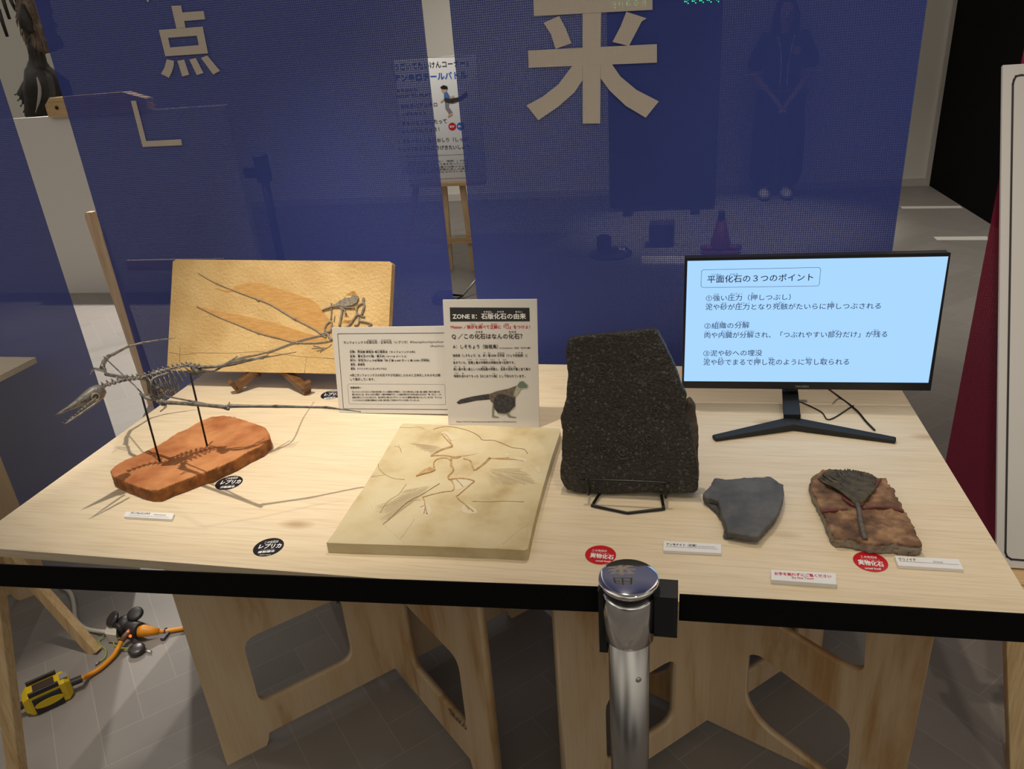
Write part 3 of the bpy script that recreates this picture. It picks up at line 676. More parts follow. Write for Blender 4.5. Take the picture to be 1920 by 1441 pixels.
link('trousers', skin_body('trousers', JT, [('pel', 'hipr'), ('pel', 'hipl'), ('hipr', 'knr'), ('hipl', 'knl'), ('knr', 'anr'), ('knl', 'anl')], 'pel'), M_trouser, t)
for s in (-1, 1): MB().ball((px+s*.10, py-.09, .045), (.055, .13, .045), n=16).build('shoe', M_shoe, t, smooth=True)
hm = MB().ball((px, py+.035, 1.60), (.098, .105, .125), n=20)
hm.ball((px-.085, py+.01, 1.47), (.038, .06, .16)).ball((px+.085, py+.01, 1.47), (.038, .06, .16)).ball((px, py+.09, 1.45), (.10, .04, .20))
link('hair', rock_mesh(hm.mesh('hair'), .012, [('CLOUDS', .03, .006)]), M_hair, t)
for s in (-1, 1): MB().ball((px+s*.03, py-.094, 1.578), (.011, .006, .006)).build('eye', M_hair, t, smooth=True)
MB().box((px, py-.098, 1.522), (.04, .008, .006)).build('mouth', mat('lips', (.35, .12, .11), .5), t)
mb = MB()
for s in (-1, 1):
    mb.tube([(px+s*.07, py-.09, 1.40), (px+s*.045, py-.128, 1.30), (px+s*.03, py-.132, 1.18), (px+s*.03, py-.136, 1.0)], .004, 6)
    mb.tube([(px+s*.19, py-.085, 1.115), (px+s*.25, py-.09, 1.11), (px+s*.33, py-.05, 1.10)], .004, 6)
mb.build('white_piping', M_stw, t)
MB().lathe([(.035, 0), (.035, .004)], (px+.09, py-.135, 1.28), 20, axis=(0, -1, 0)).build('chest_emblem', mat('gold_emblem', (.45, .35, .15), .5), t)

# ================================================================== TABLES
def trestle(name, label, C, Pa, Pb, wa, wb, group=None):
    """two slotted plywood panels crossing at C; Pa, Pb = front feet; wa, wb = windows (pixel loops or (s,z) loops)"""
    C = V3((*C, 0)); t = thing(name, label, 'table trestle', C, group)
    for P, wins, dz in ((Pa, wa, 0), (Pb, wb, 0)):
        P = V3((*P, 0)); half = (C-P).length; u = (C-P).normalized(); n = V3((-u.y, u.x, 0))
        Nn = u.cross(Z); O = P - Nn*.009
        Ht = TZ-.0185; Lw = 2*half
        out = [(0, 0), (.095, 0), (.102, .012), (.108, .034), (Lw-.108, .034), (Lw-.102, .012), (Lw-.095, 0), (Lw, 0), (Lw, Ht), (0, Ht)]
        holes = []
        for w in wins:
            lp = w
            if len(w[0]) == 3:
                lp = []
                for x, y, _ in w:
                    q = at_p(x, y, P, n); lp.append(((q-P).dot(u), q.z))
            lp = rounded(lp, .035, 4)
            holes.append(lp); holes.append([(Lw-s, z) for s, z in lp][::-1])
        me = plate('panel', out, holes, .018, O, u, Z)
        link('panel', me, [M_pine, M_edge], t)
    return t
px3 = lambda pts: [(x, y, 0) for x, y in pts]
win = [(.105, .125), (.345, .125), (.345, .325), (.105, .325)]
winl = [(.105, .13), (.36, .13), (.36, .335), (.105, .335)]
wup = [(.115, .375), (.33, .375), (.33, .60), (.115, .60)]
tr1 = trestle('plywood_trestle', 'cross shaped plywood trestle under the left half of the fossil table', (.60, .475), (.28, .153), (.954, .154), [win], [winl], 'trestles under the fossil table')
rb = (1.772, .235); rc = (1.395, .415)
tr2 = trestle('plywood_trestle', 'cross shaped plywood trestle under the right half of the fossil table, behind the chrome post', rc, (1.10, .13), rb,
              [[(.105, .10), (.30, .10), (.30, .29), (.105, .29)]],
              [px3([(1404, 1222), (1398, 1310), (1430, 1358), (1570, 1462), (1592, 1432), (1598, 1348), (1425, 1222)]), px3([(1452, 1130), (1455, 1168), (1585, 1246), (1622, 1255), (1628, 1150)])], 'trestles under the fossil table')
# burnt-in maker's mark on the left trestle
P = V3((.954, .154, 0)); C = V3((.60, .475, 0)); u = (C-P).normalized(); n = u.cross(Z)
n = n if n.dot(CAM-P) > 0 else -n
sh = Sheet(P+n*.0095, n); sh.text('burnt_lettering', 'TRUSCO', (843, 1337), (876, 1370), 8, .015); sh.build(tr1, dict(burnt_lettering=mat('burnt_mark', (.09, .05, .03), .7)))
def tabletop(label, x0, x1, y0, y1):
    c = V3(((x0+x1)/2, (y0+y1)/2, TZ-.018)); t = thing('plywood_tabletop', label, 'table', c)
    MB().fbox((x0, y0, TZ-.018), (x1-x0, 0, 0), (0, y1-y0, 0), (0, 0, .018), 0, 1).build('board', [M_ply, M_plyfront], t, bevel=.0012)
    return t
tabletop('large pale plywood tabletop carrying all the fossils, the signs and the monitor', 0, 1.82, 0, .91)
tabletop('corner of another pale plywood tabletop at the left edge of the photo', -2.3, -.655, .0, .91)
trestle('plywood_trestle', 'plywood trestle under the tabletop cut off by the left edge of the photo', (-.98, .375), (-1.29, .065), (-.67, .065), [win], [winl])

# ================================================================== SLAB WITH WINGED FOSSIL
yw, ln = -.0148, .4825
O = V3((-.0433, .7192, .772)); U = V3((math.cos(yw), math.sin(yw), 0)); Vs = math.cos(ln)*Z+math.sin(ln)*V3((-math.sin(yw), math.cos(yw), 0)); N = U.cross(Vs)
t = thing('winged_fossil_slab', 'upright ochre limestone slab with a winged reptile fossil, leaning on the dark wooden stand', 'fossil slab', O)
corner = [(313, 694), (723, 702), (729, 612), (735, 494), (731, 490), (330, 486), (324, 490), (318, 600)]
MB().prism([at_p(x, y, O, N) for x, y in corner], -N*.022, 0, 1).build('slab', [M_lime, M_limeside], t, bevel=.003)
def sp(x, y, h=0): return at_p(x, y, O, N)+N*h
k6 = lambda pts: [(400+x/3.792, 240+y/3.792) for x, y in pts]
kb = lambda pts: [(580+x/10.294, 500+y/10.294) for x, y in pts]
def flatpart(name, pix, h, m, parent=t, fn=sp): MB().prism([fn(x, y, h) for x, y in pix], -N*(h+.002)).build(name, m, parent, bevel=.0006)
flatpart('wing_membrane', [(404, 540), (420, 543), (434, 541.5), (444, 535), (458, 531), (479, 530), (500, 534), (519, 540), (548, 549), (579, 559), (590, 565), (598, 573), (606, 584), (612, 592), (622, 604), (622, 622), (603, 627), (592, 618), (552, 597), (510, 572), (486, 562), (440, 546), (425, 547)], .0012, M_memb)
flatpart('wing_membrane', [(369, 574), (395, 580), (420, 586), (450, 590), (480, 597), (520, 606), (560, 620), (600, 631), (626, 640), (590, 643), (557, 642), (520, 633), (485, 624), (445, 608), (408, 593)], .0012, M_memb)
_jit = random.Random(21)
def bones(name, chains, m=M_bone, h=.0018, parent=t, fn=sp, n=7, sm=4, k=.82):
    mb = MB()
    for pix, r in chains:
        P = cr([fn(x, y, h) for x, y in pix], sm)
        rr = r if isinstance(r, (list, tuple)) else [r]
        m_ = len(P)-1
        R = [(rr[0]+(rr[-1]-rr[0])*i/m_)*k*(1+_jit.uniform(-.16, .16))*(1.22 if len(rr) == 1 and i in (0, m_) else 1) for i in range(m_+1)]
        mb.tube(P, R, n, flat=.8)
    return mb.build(name, m, parent, smooth=True)
bones('wing_bone', [([(372, 512), (400, 528), (440, 545), (486, 562), (510, 572), (552, 597), (592, 618), (603, 627), (612, 632)], (.0009, .0031)), ([(482, 560), (487, 564)], .0034), ([(549, 595), (556, 599)], .0036)])
bones('wing_bone', [([(369, 574), (408, 593), (445, 608), (485, 624), (520, 633), (557, 642), (600, 642), (622, 638), (632, 634)], (.0011, .0024)), ([(483, 623), (488, 625)], .0031), ([(553, 641), (560, 643)], .0031)])
bones('tail_bone', [([(618, 626), (600, 629), (556, 640), (500, 660), (433, 675)], (.0029, .0013)), ([(600, 631), (556, 642.5), (500, 662)], .0012)])
flatpart('skull', kb([(250, 848), (330, 800), (420, 770), (510, 738), (600, 660), (700, 610), (810, 600), (850, 548), (940, 560), (965, 610), (930, 690), (850, 745), (700, 775), (600, 755), (470, 775), (380, 805)]), .006, M_bone)
bones('jaw', [(kb([(300, 815), (500, 772), (700, 790), (890, 790)]), .0022), (kb([(480, 745), (640, 690), (800, 650)]), .002), (kb([(700, 610), (715, 600)]), .003)], h=.004)
bones('neck_bone', [(kb([(1050, 600), (1055, 680), (1070, 760), (1040, 860), (1010, 930), (940, 930)]), .0042), (kb([(1040, 700), (940, 760), (920, 860), (930, 920)]), .0030), (kb([(960, 920), (900, 960), (830, 1060), (760, 1140), (700, 1170)]), .0036), (kb([(1000, 960), (1080, 965)]), .0022)], h=.003)
bones('arm_bone', [(kb([(960, 970), (980, 1040), (1080, 1060), (1190, 1090), (1200, 1120), (1150, 1150)]), .0032), (kb([(975, 1020), (950, 1110), (880, 1140)]), .003), (kb([(600, 770), (640, 830), (625, 960), (590, 1150)]), .0034), (kb([(690, 830), (715, 920)]), .0026), (kb([(640, 800), (690, 830)]), .003)], h=.003)
bones('shoulder_bone', [(kb([(430, 700), (435, 860), (425, 1040)]), .0022), (kb([(425, 1040), (330, 1130), (310, 1230), (400, 1250), (445, 1150), (425, 1040)]), .0030), (kb([(340, 1270), (400, 1360), (440, 1410)]), .0036), (kb([(500, 940), (485, 1060)]), .0012), (kb([(230, 1300), (330, 1270), (430, 1240)]), .003)], h=.003)
bones('foot_bone', [([(622, 645), (612, 652), (588, 648)], .0011), ([(612, 652), (585, 653)], .001), ([(611, 653), (594, 658)], .001), ([(612, 652), (600, 660)], .001)], h=.001)
bones('slab_crack', [([(318, 660), (345, 665), (370, 661), (430, 662), (480, 659), (520, 662), (560, 668), (628, 672)], .0008), ([(338, 648), (336, 692)], .0007), ([(575, 668), (571, 700)], .0006)], M_crack, h=-.0002, sm=2)
mb = MB()
for c_, r_ in ((kb([(850, 505)])[0], .010), (kb([(760, 530)])[0], .007), (kb([(700, 1060)])[0], .009), (kb([(720, 950)])[0], .006), (kb([(800, 810)])[0], .004), (kb([(780, 1050)])[0], .007)):
    mb.prism([sp(c_[0]+math.cos(a)*r_*650*(1+.3*math.sin(3*a)), c_[1]+math.sin(a)*r_*420*(1+.2*math.cos(2*a)), .0006) for a in [i*math.pi/8 for i in range(16)]], -N*.001)
mb.build('rust_stain', M_rust, t)
# its wooden stand: two ledge feet and back struts
t = thing('wooden_plate_stand', 'dark stained folding wooden stand holding up the winged fossil slab', 'stand', (.27, .72, TZ))
for (fx, fy), (bx_, by_), lipd in (((440, 730), (478, 695), 1), ((577, 733), (533, 695), -1)):
    a = at_z(fx, fy, TZ+.010); b = at_z(bx_, by_, TZ+.046); d = (b-a).normalized()
    MB().bar(a, b, .022, .019).build('foot', M_darkw, t, bevel=.002)
    up = d.cross(V3((d.y, -d.x, 0))).normalized(); up = up if up.z > 0 else -up
    MB().bar(a+d*.006, a+d*.006+up*.026, .022, .011, d).build('ledge', M_darkw, t, bevel=.002)
    MB().bar(V3((b.x, b.y-.0, TZ+.03)), V3((b.x+lipd*.02, b.y+.135, TZ+.24)), .020, .014, (0, 1, 0)).build('upright', M_darkw, t, bevel=.002)
    MB().bar(V3((b.x+lipd*.02, b.y+.135, TZ+.23)), V3((b.x+lipd*.03, b.y+.16, TZ+.003)), .018, .012, (0, 1, 0)).build('back_leg', M_darkw, t, bevel=.002)

# ================================================================== FLYING SKELETON ON RED STONE
BT = TZ+.029
t = thing('flying_reptile_skeleton', 'small grey flying reptile skeleton on two rods over a red sandstone base', 'skeleton model', (.26, .32, TZ))
rim = [(206, 882), (213, 874), (232, 862), (262, 850), (300, 831), (330, 811), (350, 803), (372, 790), (397, 780), (418, 778), (440, 781), (458, 786), (480, 793), (498, 801), (505, 810), (507, 820), (490, 835), (465, 846), (440, 861), (415, 872), (398, 881), (372, 888), (345, 899), (320, 908), (297, 918), (280, 918), (262, 913), (240, 905), (222, 897), (210, 891)]
m0 = MB().prism([at_z(x, y, BT) for x, y in rim], (0, 0, -.0288)).mesh('b')
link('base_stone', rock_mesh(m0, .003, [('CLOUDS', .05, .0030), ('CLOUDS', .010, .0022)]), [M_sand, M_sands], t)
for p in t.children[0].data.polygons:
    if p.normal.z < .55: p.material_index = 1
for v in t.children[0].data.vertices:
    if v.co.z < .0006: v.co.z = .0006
flb = [(380, 879), (394, 868), (408, 862), (415, 866), (406, 877), (392, 884)]
MB().prism([at_z(x, y, BT-.004+.001*i) for i, (x, y) in enumerate(flb)], (0, 0, -.004)).build('chipped_flake', mat('flake_edge', lin((150, 100, 50)), .8, c2=lin((110, 60, 25)), scale=120), t)
sk = lambda x, y, z: at_z(x, y, z)
r1b, r2b = at_z(299, 864, BT+.001), at_z(388, 835, BT+.001)
def on_vertical(P, x, y):
    d = ray(x, y); k = ((P-CAM).x*d.x+(P-CAM).y*d.y)/(d.x**2+d.y**2); return CAM+d*k
r1t, r2t = on_vertical(r1b, 265, 738), on_vertical(r2b, 355, 694)
for a, b in ((r1b, r1t), (r2b, r2t)): MB().tube([a-Z*.006, b], .0021, 8).build('rod', M_rod, t, smooth=True)
SZ = (r1t.z+r2t.z)/2
# spine with vertebrae
spine_px = [(195, 723, .950), (214, 717, .950), (233, 711.5, .951), (252, 709, .952), (268, 707, .953), (283, 702, .954), (300, 696, .955), (318, 691, .955), (335, 687, .955), (352, 684, .954), (368, 687, .953), (384, 688, .952)]
SPN = cr([sk(*p) for p in spine_px], 4)
mb = MB()
mb.tube(SPN, [.0022 if i < 16 else .0032 for i in range(len(SPN))], 8)
for i, p in enumerate(SPN):
    if i % 2 or i > 43: continue
    d = (SPN[min(i+1, len(SPN)-1)]-SPN[max(i-1, 0)]).normalized(); sdir = d.cross(Z).normalized(); k = 1.0 if i > 14 else 1.15
    mb.ball(p, (.0042*k, .0042*k, .004*k), n=8)
    mb.tube([p, p+Z*.0085*k-d*.003], [.0026, .0012], 6); mb.tube([p-sdir*.008*k-d*.003, p, p+sdir*.008*k-d*.003], [.0009, .0020, .0009], 6)
mb.build('spine', M_skel, t, smooth=True)
# tail
TL = cr([sk(384, 688, .952), sk(410, 686, .952), sk(432, 680, .952), sk(470, 674, .945), sk(496, 670, .935), sk(525, 665, .90), at_z(555, 660, .868)], 4)
mb = MB(); mb.tube(TL, [.0036-.0027*i/(len(TL)-1) for i in range(len(TL))], 7)
for k in range(5):
    o1 = V3((0, (k-2)*.0016, .0016*(k % 2))); mb.tube([p+o1 for p in TL[6+k:18]], .0007, 4)
for i in range(2, 10): mb.ball(TL[i], .0042-.0002*i, n=8)
mb.build('tail', M_skel, t, smooth=True)
# ribs and breastbone
mb = MB()
sd = (SPN[36]-SPN[20]).normalized(); lat = sd.cross(Z).normalized()
for i in range(9):
    p = SPN[18+2*i]; dep = (.038, .046, .051, .053, .052, .048, .030, .022, .016)[i]; w = (.018, .022, .024, .024, .023, .021, .018, .015, .012)[i]
    for s in (-1, 1):
        mb.tube(cr([p, p+lat*s*w*.8-Z*dep*.18+sd*.002, p+lat*s*w-Z*dep*.55+sd*.005, p+lat*s*w*.45-Z*dep+sd*(.004 if i < 6 else .008)], 4), [.0017, .0013], 6) if False else mb.tube(cr([p, p+lat*s*w*.8-Z*dep*.18+sd*.002, p+lat*s*w-Z*dep*.55+sd*.005, p+lat*s*w*.45-Z*dep+sd*(.004 if i < 6 else .008)], 4), .00135, 6)
for s in (-1, 1):
    mb.tube(cr([SPN[18+2*i]+lat*s*(.016, .019, .021, .021, .020, .018)[i]*.55-Z*(.038, .046, .051, .053, .052, .048)[i] for i in range(6)], 3), .0012, 5)
    for i in range(5):
        a = SPN[18+2*i]+lat*s*.016-Z*.026; b = SPN[20+2*i]+lat*s*.006-Z*.045; mb.tube([a, b], .0009, 4)
mb.build('rib_cage', M_skel, t, smooth=True)
mb = MB(); st0 = SPN[17]-Z*.040
mb.tube(cr([st0-sd*.018+Z*.008, st0-sd*.006-Z*.004, st0+sd*.012-Z*.010, st0+sd*.03-Z*.002, st0+sd*.04], 4), [.004, .006, .008, .010, .012, .013, .013, .012, .011, .010, .009, .007, .006, .005, .004, .003, .002], 10, flat=.45, up=Z)
for s in (-1, 1): mb.tube(cr([st0+lat*s*.008, SPN[18]+lat*s*.018-Z*.02, SPN[20]+lat*s*.016-Z*.004, SPN[27]+lat*s*.014-Z*.003], 4), .0026, 7)
mb.build('breastbone', M_skel, t, smooth=True)
# pelvis
mb = MB(); pv = at_z(367, 694, .946)
for s in (-1, 1):
    mb.tube(cr([SPN[38]+lat*s*.006, pv+lat*s*.012, pv+lat*s*.010+sd*.012-Z*.006], 4), [.003, .004, .005, .006, .007, .006, .005, .004, .003], 8)
mb.ball(pv-Z*.004, (.012, .010, .009), n=10); mb.build('pelvis', M_skeld, t, smooth=True)
# hind legs trailing back
for s, pts in ((-1, [(370, 694, .945), (400, 695, .944), (418, 687, .946), (436, 684, .946), (470, 676, .940), (490, 671, .935)]), (1, [(366, 690, .95), (395, 688, .948), (415, 685, .95), (432, 676, .952), (445, 668, .955)])):
    mb = MB(); P = cr([sk(*p) for p in pts], 4); mb.tube(P, [.0028-.0016*i/(len(P)-1) for i in range(len(P))], 6)
    e = P[-6]
    for k in range(4): mb.tube([e, e+V3((.018, .010+.004*(k-1.5), .004)), e+V3((.036, .020+.007*(k-1.5), .003))], .0008, 4)
    mb.build('hind_leg', M_skel, t, smooth=True)
# wings
def bone_chain(mb, pts, radii, joint=1.35):
    P = [sk(*p) for p in pts]
    for i in range(len(P)-1):
        a, b = P[i], P[i+1]; r0, r1 = radii[i], radii[i+1]
        mb.tube([a, a+(b-a)*.12, a+(b-a)*.5, a+(b-a)*.88, b], [r0*joint, r0, (r0+r1)*.45, r1, r1*joint], 8); mb.ball(b, r1*joint, n=8)
far = MB()
bone_chain(far, [(276, 710, .945), (233, 706, .935), (199, 701, .927), (196, 692, .927), (192, 686, .927)], [.0036, .0028, .003, .003, .0032])
bone_chain(far, [(192, 688, .927), (195, 678, .926), (203, 668, .926), (212, 664, .926), (241, 649, .927), (268, 642, .928), (300, 637, .929), (329, 633, .93)], [.0055, .0050, .0042, .0038, .0030, .0026, .0020, .0007], 1.1)
far.tube([sk(195, 669, .93), sk(231, 703, .935), sk(252, 722, .93), sk(266, 737, .92)], .0014, 6)
far.tube([sk(199, 703, .927), sk(232, 709, .935), sk(255, 711, .94)], .0018, 6)
for k, (ex, ey) in enumerate(((170, 699), (171, 693), (176, 690))):
    far.tube(cr([sk(195, 697-2*k, .927), sk(183, 694-2*k, .929), sk(176, 693-1.5*k, .929), sk(ex-2, ey+3, .925)], 3), .0010, 5)
far.build('wing', M_skel, t, smooth=True)
near = MB()
bone_chain(near, [(296, 727, .938), (301, 734, .922), (304, 753, .908)], [.0036, .0045, .0055])
near.tube([sk(298, 732, .925), sk(302, 744, .915), sk(305, 755, .907)], [.003, .005, .006], 8, flat=.6)
bone_chain(near, [(294, 753, .908), (305, 754, .907), (362, 757, .924), (426, 763, .938), (429, 761, .938), (519, 761.5, .925), (613, 763.5, .905), (676, 771.5, .887)], [.003, .0045, .0040, .0040, .0036, .0030, .0024, .0008], 1.15)
bone_chain(near, [(308, 742, .912), (366, 753, .923), (428, 766, .936)], [.0016, .0020, .0026])
near.tube([sk(429, 762, .938), sk(430, 754, .943)], .0014, 6)
for k, (ex, ey) in enumerate(((300, 771), (304, 769), (298, 757))):
    near.tube(cr([sk(306+k, 755, .907), sk(312-3*k, 762-k, .903), sk(ex, ey, .898)], 3), .0012, 5)
near.build('wing', M_skel, t, smooth=True)
# skull
A_ = sk(100.8, 778, .934); B_ = sk(193.5, 727, .951); ax = (B_-A_); Ls = ax.length; ax.normalize(); sx = ax.cross(Z).normalized(); uz = sx.cross(ax)
mb = MB()
up_prof = [(0, .0004, .0002), (.12, .0028, .0022), (.3, .0052, .0045), (.5, .0080, .0082), (.65, .0112, .0122), (.8, .0132, .0150), (.92, .0118, .0142), (1, .0075, .0085)]
ring_n = 12; vs = []; fs = []
for s_, w_, h_ in up_prof:
    c_ = A_+ax*Ls*s_
    for k in range(ring_n):
        a = 2*math.pi*k/ring_n; yv = math.sin(a)
        vs.append(c_+sx*math.cos(a)*w_+uz*(yv*h_*(1.05 if yv > 0 else 1.15)-.002))
for i in range(len(up_prof)-1):
    for k in range(ring_n): fs.append((i*ring_n+k, i*ring_n+(k+1) % ring_n, (i+1)*ring_n+(k+1) % ring_n, (i+1)*ring_n+k))
fs.append(list(range(ring_n))[::-1]); fs.append([(len(up_prof)-1)*ring_n+k for k in range(ring_n)])
mb.add(vs, fs); skull = mb.build('skull', M_skel, t, smooth=True)
tocam = (CAM-B_).normalized(); sgn = 1 if sx.dot(tocam) > 0 else -1; sc = sx*sgn
ey = A_+ax*Ls*.76-uz*.0025+sc*.0118
m1 = MB().tube([ey-sc*.002, ey+sc*.0016], [.0102, .0096], 20); m1.build('eye_socket', M_skeld, skull, smooth=True)
m1 = MB(); m1.tube([ey+sc*.002+(ax*math.cos(a)+uz*math.sin(a))*.0070 for a in [i*math.pi/10 for i in range(21)]], .0016, 6); m1.build('eye_ring', mat('pale_cast_bone', (.36, .31, .24), .5), skull, smooth=True)
for f_, l_, h_ in ((.55, .012, .0032), (.40, .010, .0022)):
    q = A_+ax*Ls*f_-uz*.0005+sc*(.0072 if f_ > .5 else .0055)
    MB().tube([q-ax*l_*.5, q, q+ax*l_*.5], [.0006, h_, .0006], 8, flat=.6).build('skull_opening', M_skeld, skull, smooth=True)
hin = sk(184, 748, .944); tip = sk(121.5, 795, .927)
mb = MB()
for s in (-1, 1):
    mb.tube(cr([hin+sx*s*.009, hin+(tip-hin)*.4+sx*s*.0065, hin+(tip-hin)*.8+sx*s*.0025, tip+sx*s*.0003], 4), [.0024, .0025, .0026, .0026, .0025, .0024, .0022, .002, .0018, .0016, .0012, .0009, .0005], 7)
jaw = mb.build('lower_jaw', M_skel, t, smooth=True)
for part, par, f0, f1, base_a, base_b, dirv, ln_ in (('teeth', jaw, .28, .98, hin, tip, uz*.9-ax*.5, .009), ('teeth', skull, .08, .45, A_, B_, -uz*.8-ax*.55, .007)):
    mb = MB()
    for i in range(8):
        f = f0+(f1-f0)*i/7
        for s in (-1, 1):
            q = base_a+(base_b-base_a)*f+sx*s*(.006*(1-f)+.0004 if par is jaw else .0045*f+.0006); mb.tube([q, q+dirv*ln_*.6, q+dirv*ln_+sx*s*.001], [.0009, .0007, .0001], 5)
    mb.build(part, M_skel, par)

# ================================================================== FLAT FEATHERED FOSSIL SLAB
TA = TZ+.0215
t = thing('feathered_fossil_slab', 'pale yellow limestone slab with a feathered bird fossil, lying flat on the table', 'fossil slab', at_z(830, 930))
rimA = [(612, 1017), (625, 1000), (660, 945), (678, 920), (700, 885), (735, 825), (752, 796), (757, 793.5), (800, 795), (850, 797), (900, 797), (960, 800), (1020, 801), (1049, 803), (1051, 808), (1036, 852), (1025, 889), (1017, 917), (1003, 970), (990, 1028), (984, 1031), (930, 1028), (870, 1026), (800, 1023), (735, 1021), (660, 1019)]
me = MB().prism([at_z(x, y, TA) for x, y in rimA], (0, 0, -.0214), 0, 1).mesh('s')
link('slab', me, [M_archs, M_archside], t)
ka = lambda pts: [(600+x/4.085, 780+y/4.085) for x, y in pts]
def spa(x, y, h=0): return at_z(x, y, TA+h)
def fa(name, loops, h, m):
    mb = MB()
    for lp in loops: mb.prism([spa(x, y, h) for x, y in ka(rounded(lp, 40, 4))], (0, 0, -.002))
    mb.build(name, m, t)
fa('prepared_patch', [[(1015, 490), (1090, 480), (1165, 495), (1150, 520), (1095, 545), (1060, 565), (1035, 560), (1040, 530)], [(1080, 700), (1110, 665), (1150, 680), (1200, 715), (1205, 740), (1150, 748), (1090, 735)], [(765, 660), (800, 640), (850, 700), (855, 740), (820, 772), (785, 760), (760, 720)],
    [(925, 125), (965, 112), (1000, 140), (1040, 160), (1030, 185), (990, 180), (940, 150)], [(1400, 295), (1430, 280), (1465, 290), (1440, 308)], [(1480, 318), (1520, 308), (1590, 330), (1580, 352), (1520, 345)], [(1640, 390), (1680, 380), (1695, 430), (1670, 430)]], .0004, M_halo)
mb = MB(); rnd = random.Random(5)
def fan(o_, c0, c1, n, m_=M_feather, jit=3):
    n *= 2
    for i in range(n):
        f = i/(n-1); ex = c0[0]+(c1[0]-c0[0])*f+rnd.uniform(-jit, jit); ey = c0[1]+(c1[1]-c0[1])*f+rnd.uniform(-jit, jit)
        g0 = rnd.uniform(.15, .6); g1 = rnd.uniform(.8, 1.0); a = ka([(o_[0]+(ex-o_[0])*g0, o_[1]+(ey-o_[1])*g0), (o_[0]+(ex-o_[0])*g1, o_[1]+(ey-o_[1])*g1)])
        mb.tube([spa(*a[0], .00005), spa(*a[1], .00005)], [.00012, .00025], 4)
fan((1250, 400), (1690, 520), (1320, 540), 34); fan((1250, 400), (1560, 400), (1690, 520), 22); fan((960, 240), (660, 200), (840, 290), 30)
fan((900, 520), (400, 700), (480, 830), 34); fan((900, 520), (620, 570), (460, 740), 26); fan((1000, 330), (1250, 280), (900, 320), 16)
o = mb.build('feather_impression', M_feather, t); o['kind'] = 'stuff'
def ba(name, chains, m=M_bonea, h=.0006, sm=4): return bones(name, [(ka(p), r) for p, r in chains], m, h, t, spa, 6, sm, .62)
ba('wing_bone', [([(935, 135), (965, 175), (1000, 210), (1012, 232)], .0024), ([(950, 130), (985, 165), (1015, 225)], .0014), ([(1015, 235), (930, 262), (850, 303)], .0018), ([(1010, 228), (925, 255), (848, 300)], .0013), ([(848, 305), (930, 300), (1010, 308), (1075, 312)], .0024)])
ba('wing_bone', [([(1100, 325), (1150, 340), (1165, 380), (1180, 412)], .0026), ([(1180, 415), (1240, 370), (1295, 318)], .0018), ([(1195, 412), (1255, 370), (1305, 322)], .0015), ([(1290, 318), (1390, 328), (1480, 330)], .0020), ([(1290, 325), (1390, 320), (1450, 318)], .0012), ([(1480, 330), (1520, 335), (1560, 345)], .0012)])
ba('neck', [([(1000, 380), (1000, 345), (975, 322), (930, 320), (890, 335), (870, 360), (875, 390)], .0024)])
fa('skull', [[(730, 458), (770, 425), (815, 395), (850, 385), (885, 395), (880, 412), (850, 425), (800, 437), (760, 448)]], .0022, M_bonea)
ba('spine', [([(1005, 330), (1005, 375), (1020, 400), (1010, 430), (985, 455), (985, 480), (1010, 488)], .0034), ([(1000, 312), (1040, 322), (1075, 310)], .003)])
ba('leg', [([(1000, 482), (1080, 475), (1150, 485), (1180, 495)], .0026), ([(1180, 500), (1120, 550), (1050, 610)], .0024), ([(1045, 610), (1060, 635), (1100, 665)], .0022), ([(1100, 665), (1130, 690), (1175, 730)], .0018), ([(1105, 670), (1140, 715)], .0014)])
ba('leg', [([(1005, 490), (1025, 530), (1015, 570), (950, 578), (860, 598), (785, 620)], .0019), ([(785, 620), (800, 650), (805, 690), (820, 750)], .0018), ([(803, 680), (770, 695)], .0013), ([(808, 690), (795, 745)], .0015), ([(1045, 485), (1075, 515), (1095, 540)], .0015)])
ba('tail', [([(915, 515), (850, 555), (780, 600), (680, 650), (600, 720), (530, 790), (480, 828)], (.0011, .0006))], M_crack)
ba('slab_crack', [([(610, 85), (700, 88), (760, 82), (800, 100)], .0006), ([(870, 100), (910, 88), (980, 78), (1080, 95), (1160, 120), (1220, 155), (1245, 182), (1330, 185), (1400, 210), (1470, 240), (1560, 252), (1590, 285)], .0013), ([(446, 362), (452, 400), (490, 440), (560, 475), (650, 485)], .0007), ([(1170, 652), (1300, 655), (1400, 650), (1560, 655)], .0008), ([(660, 520), (600, 600), (520, 650), (460, 740)], .0007), ([(570, 230), (610, 240), (625, 280), (600, 215)], .0005), ([(680, 655), (720, 645), (770, 640)], .0006)], M_crack, .0002, 3)
ba('pale_ridge', [([(720, 790), (680, 850), (620, 930)], .0012), ([(390, 680), (420, 740), (500, 840), (590, 920), (640, 965)], .0007), ([(1590, 830), (1500, 890), (1400, 980)], .0008), ([(1630, 650), (1610, 740), (1590, 850), (1580, 920)], .0007)], M_halo, .0002, 3)

# ================================================================== SIGNS
def leanboard(name, label, base, ang, pix, thick, m=M_white):
    n = V3((0, -math.cos(ang), math.sin(ang))); b = V3(base)
    t = thing(name, label, 'sign', b)
    P = [at_p(x, y, b, n) for x, y in pix]
    bk = V3((0, math.sin(ang), math.cos(ang)))
    for p in P:
        if p.z < TZ+.0005: p += bk*((TZ+.0005-p.z)/bk.z)
    MB().prism(P, -n*thick).build('panel', m, t, bevel=.0006)
    c = (P[0]+P[1])/2
    MB().prism([c-n*(thick+.0004)+V3((dx, 0, 0))+bk*h for dx, h in ((-.03, .004), (.03, .004), (.02, .12), (-.02, .12))], -n*.002).build('back_strut', m, t)
    MB().bar(c-n*(thick+.002)+bk*.11, V3((c.x, c.y+.075, TZ+.002)), .03, .002, (0, 1, 0)).build('prop', m, t)
    return t, Sheet(b, n, .0004)
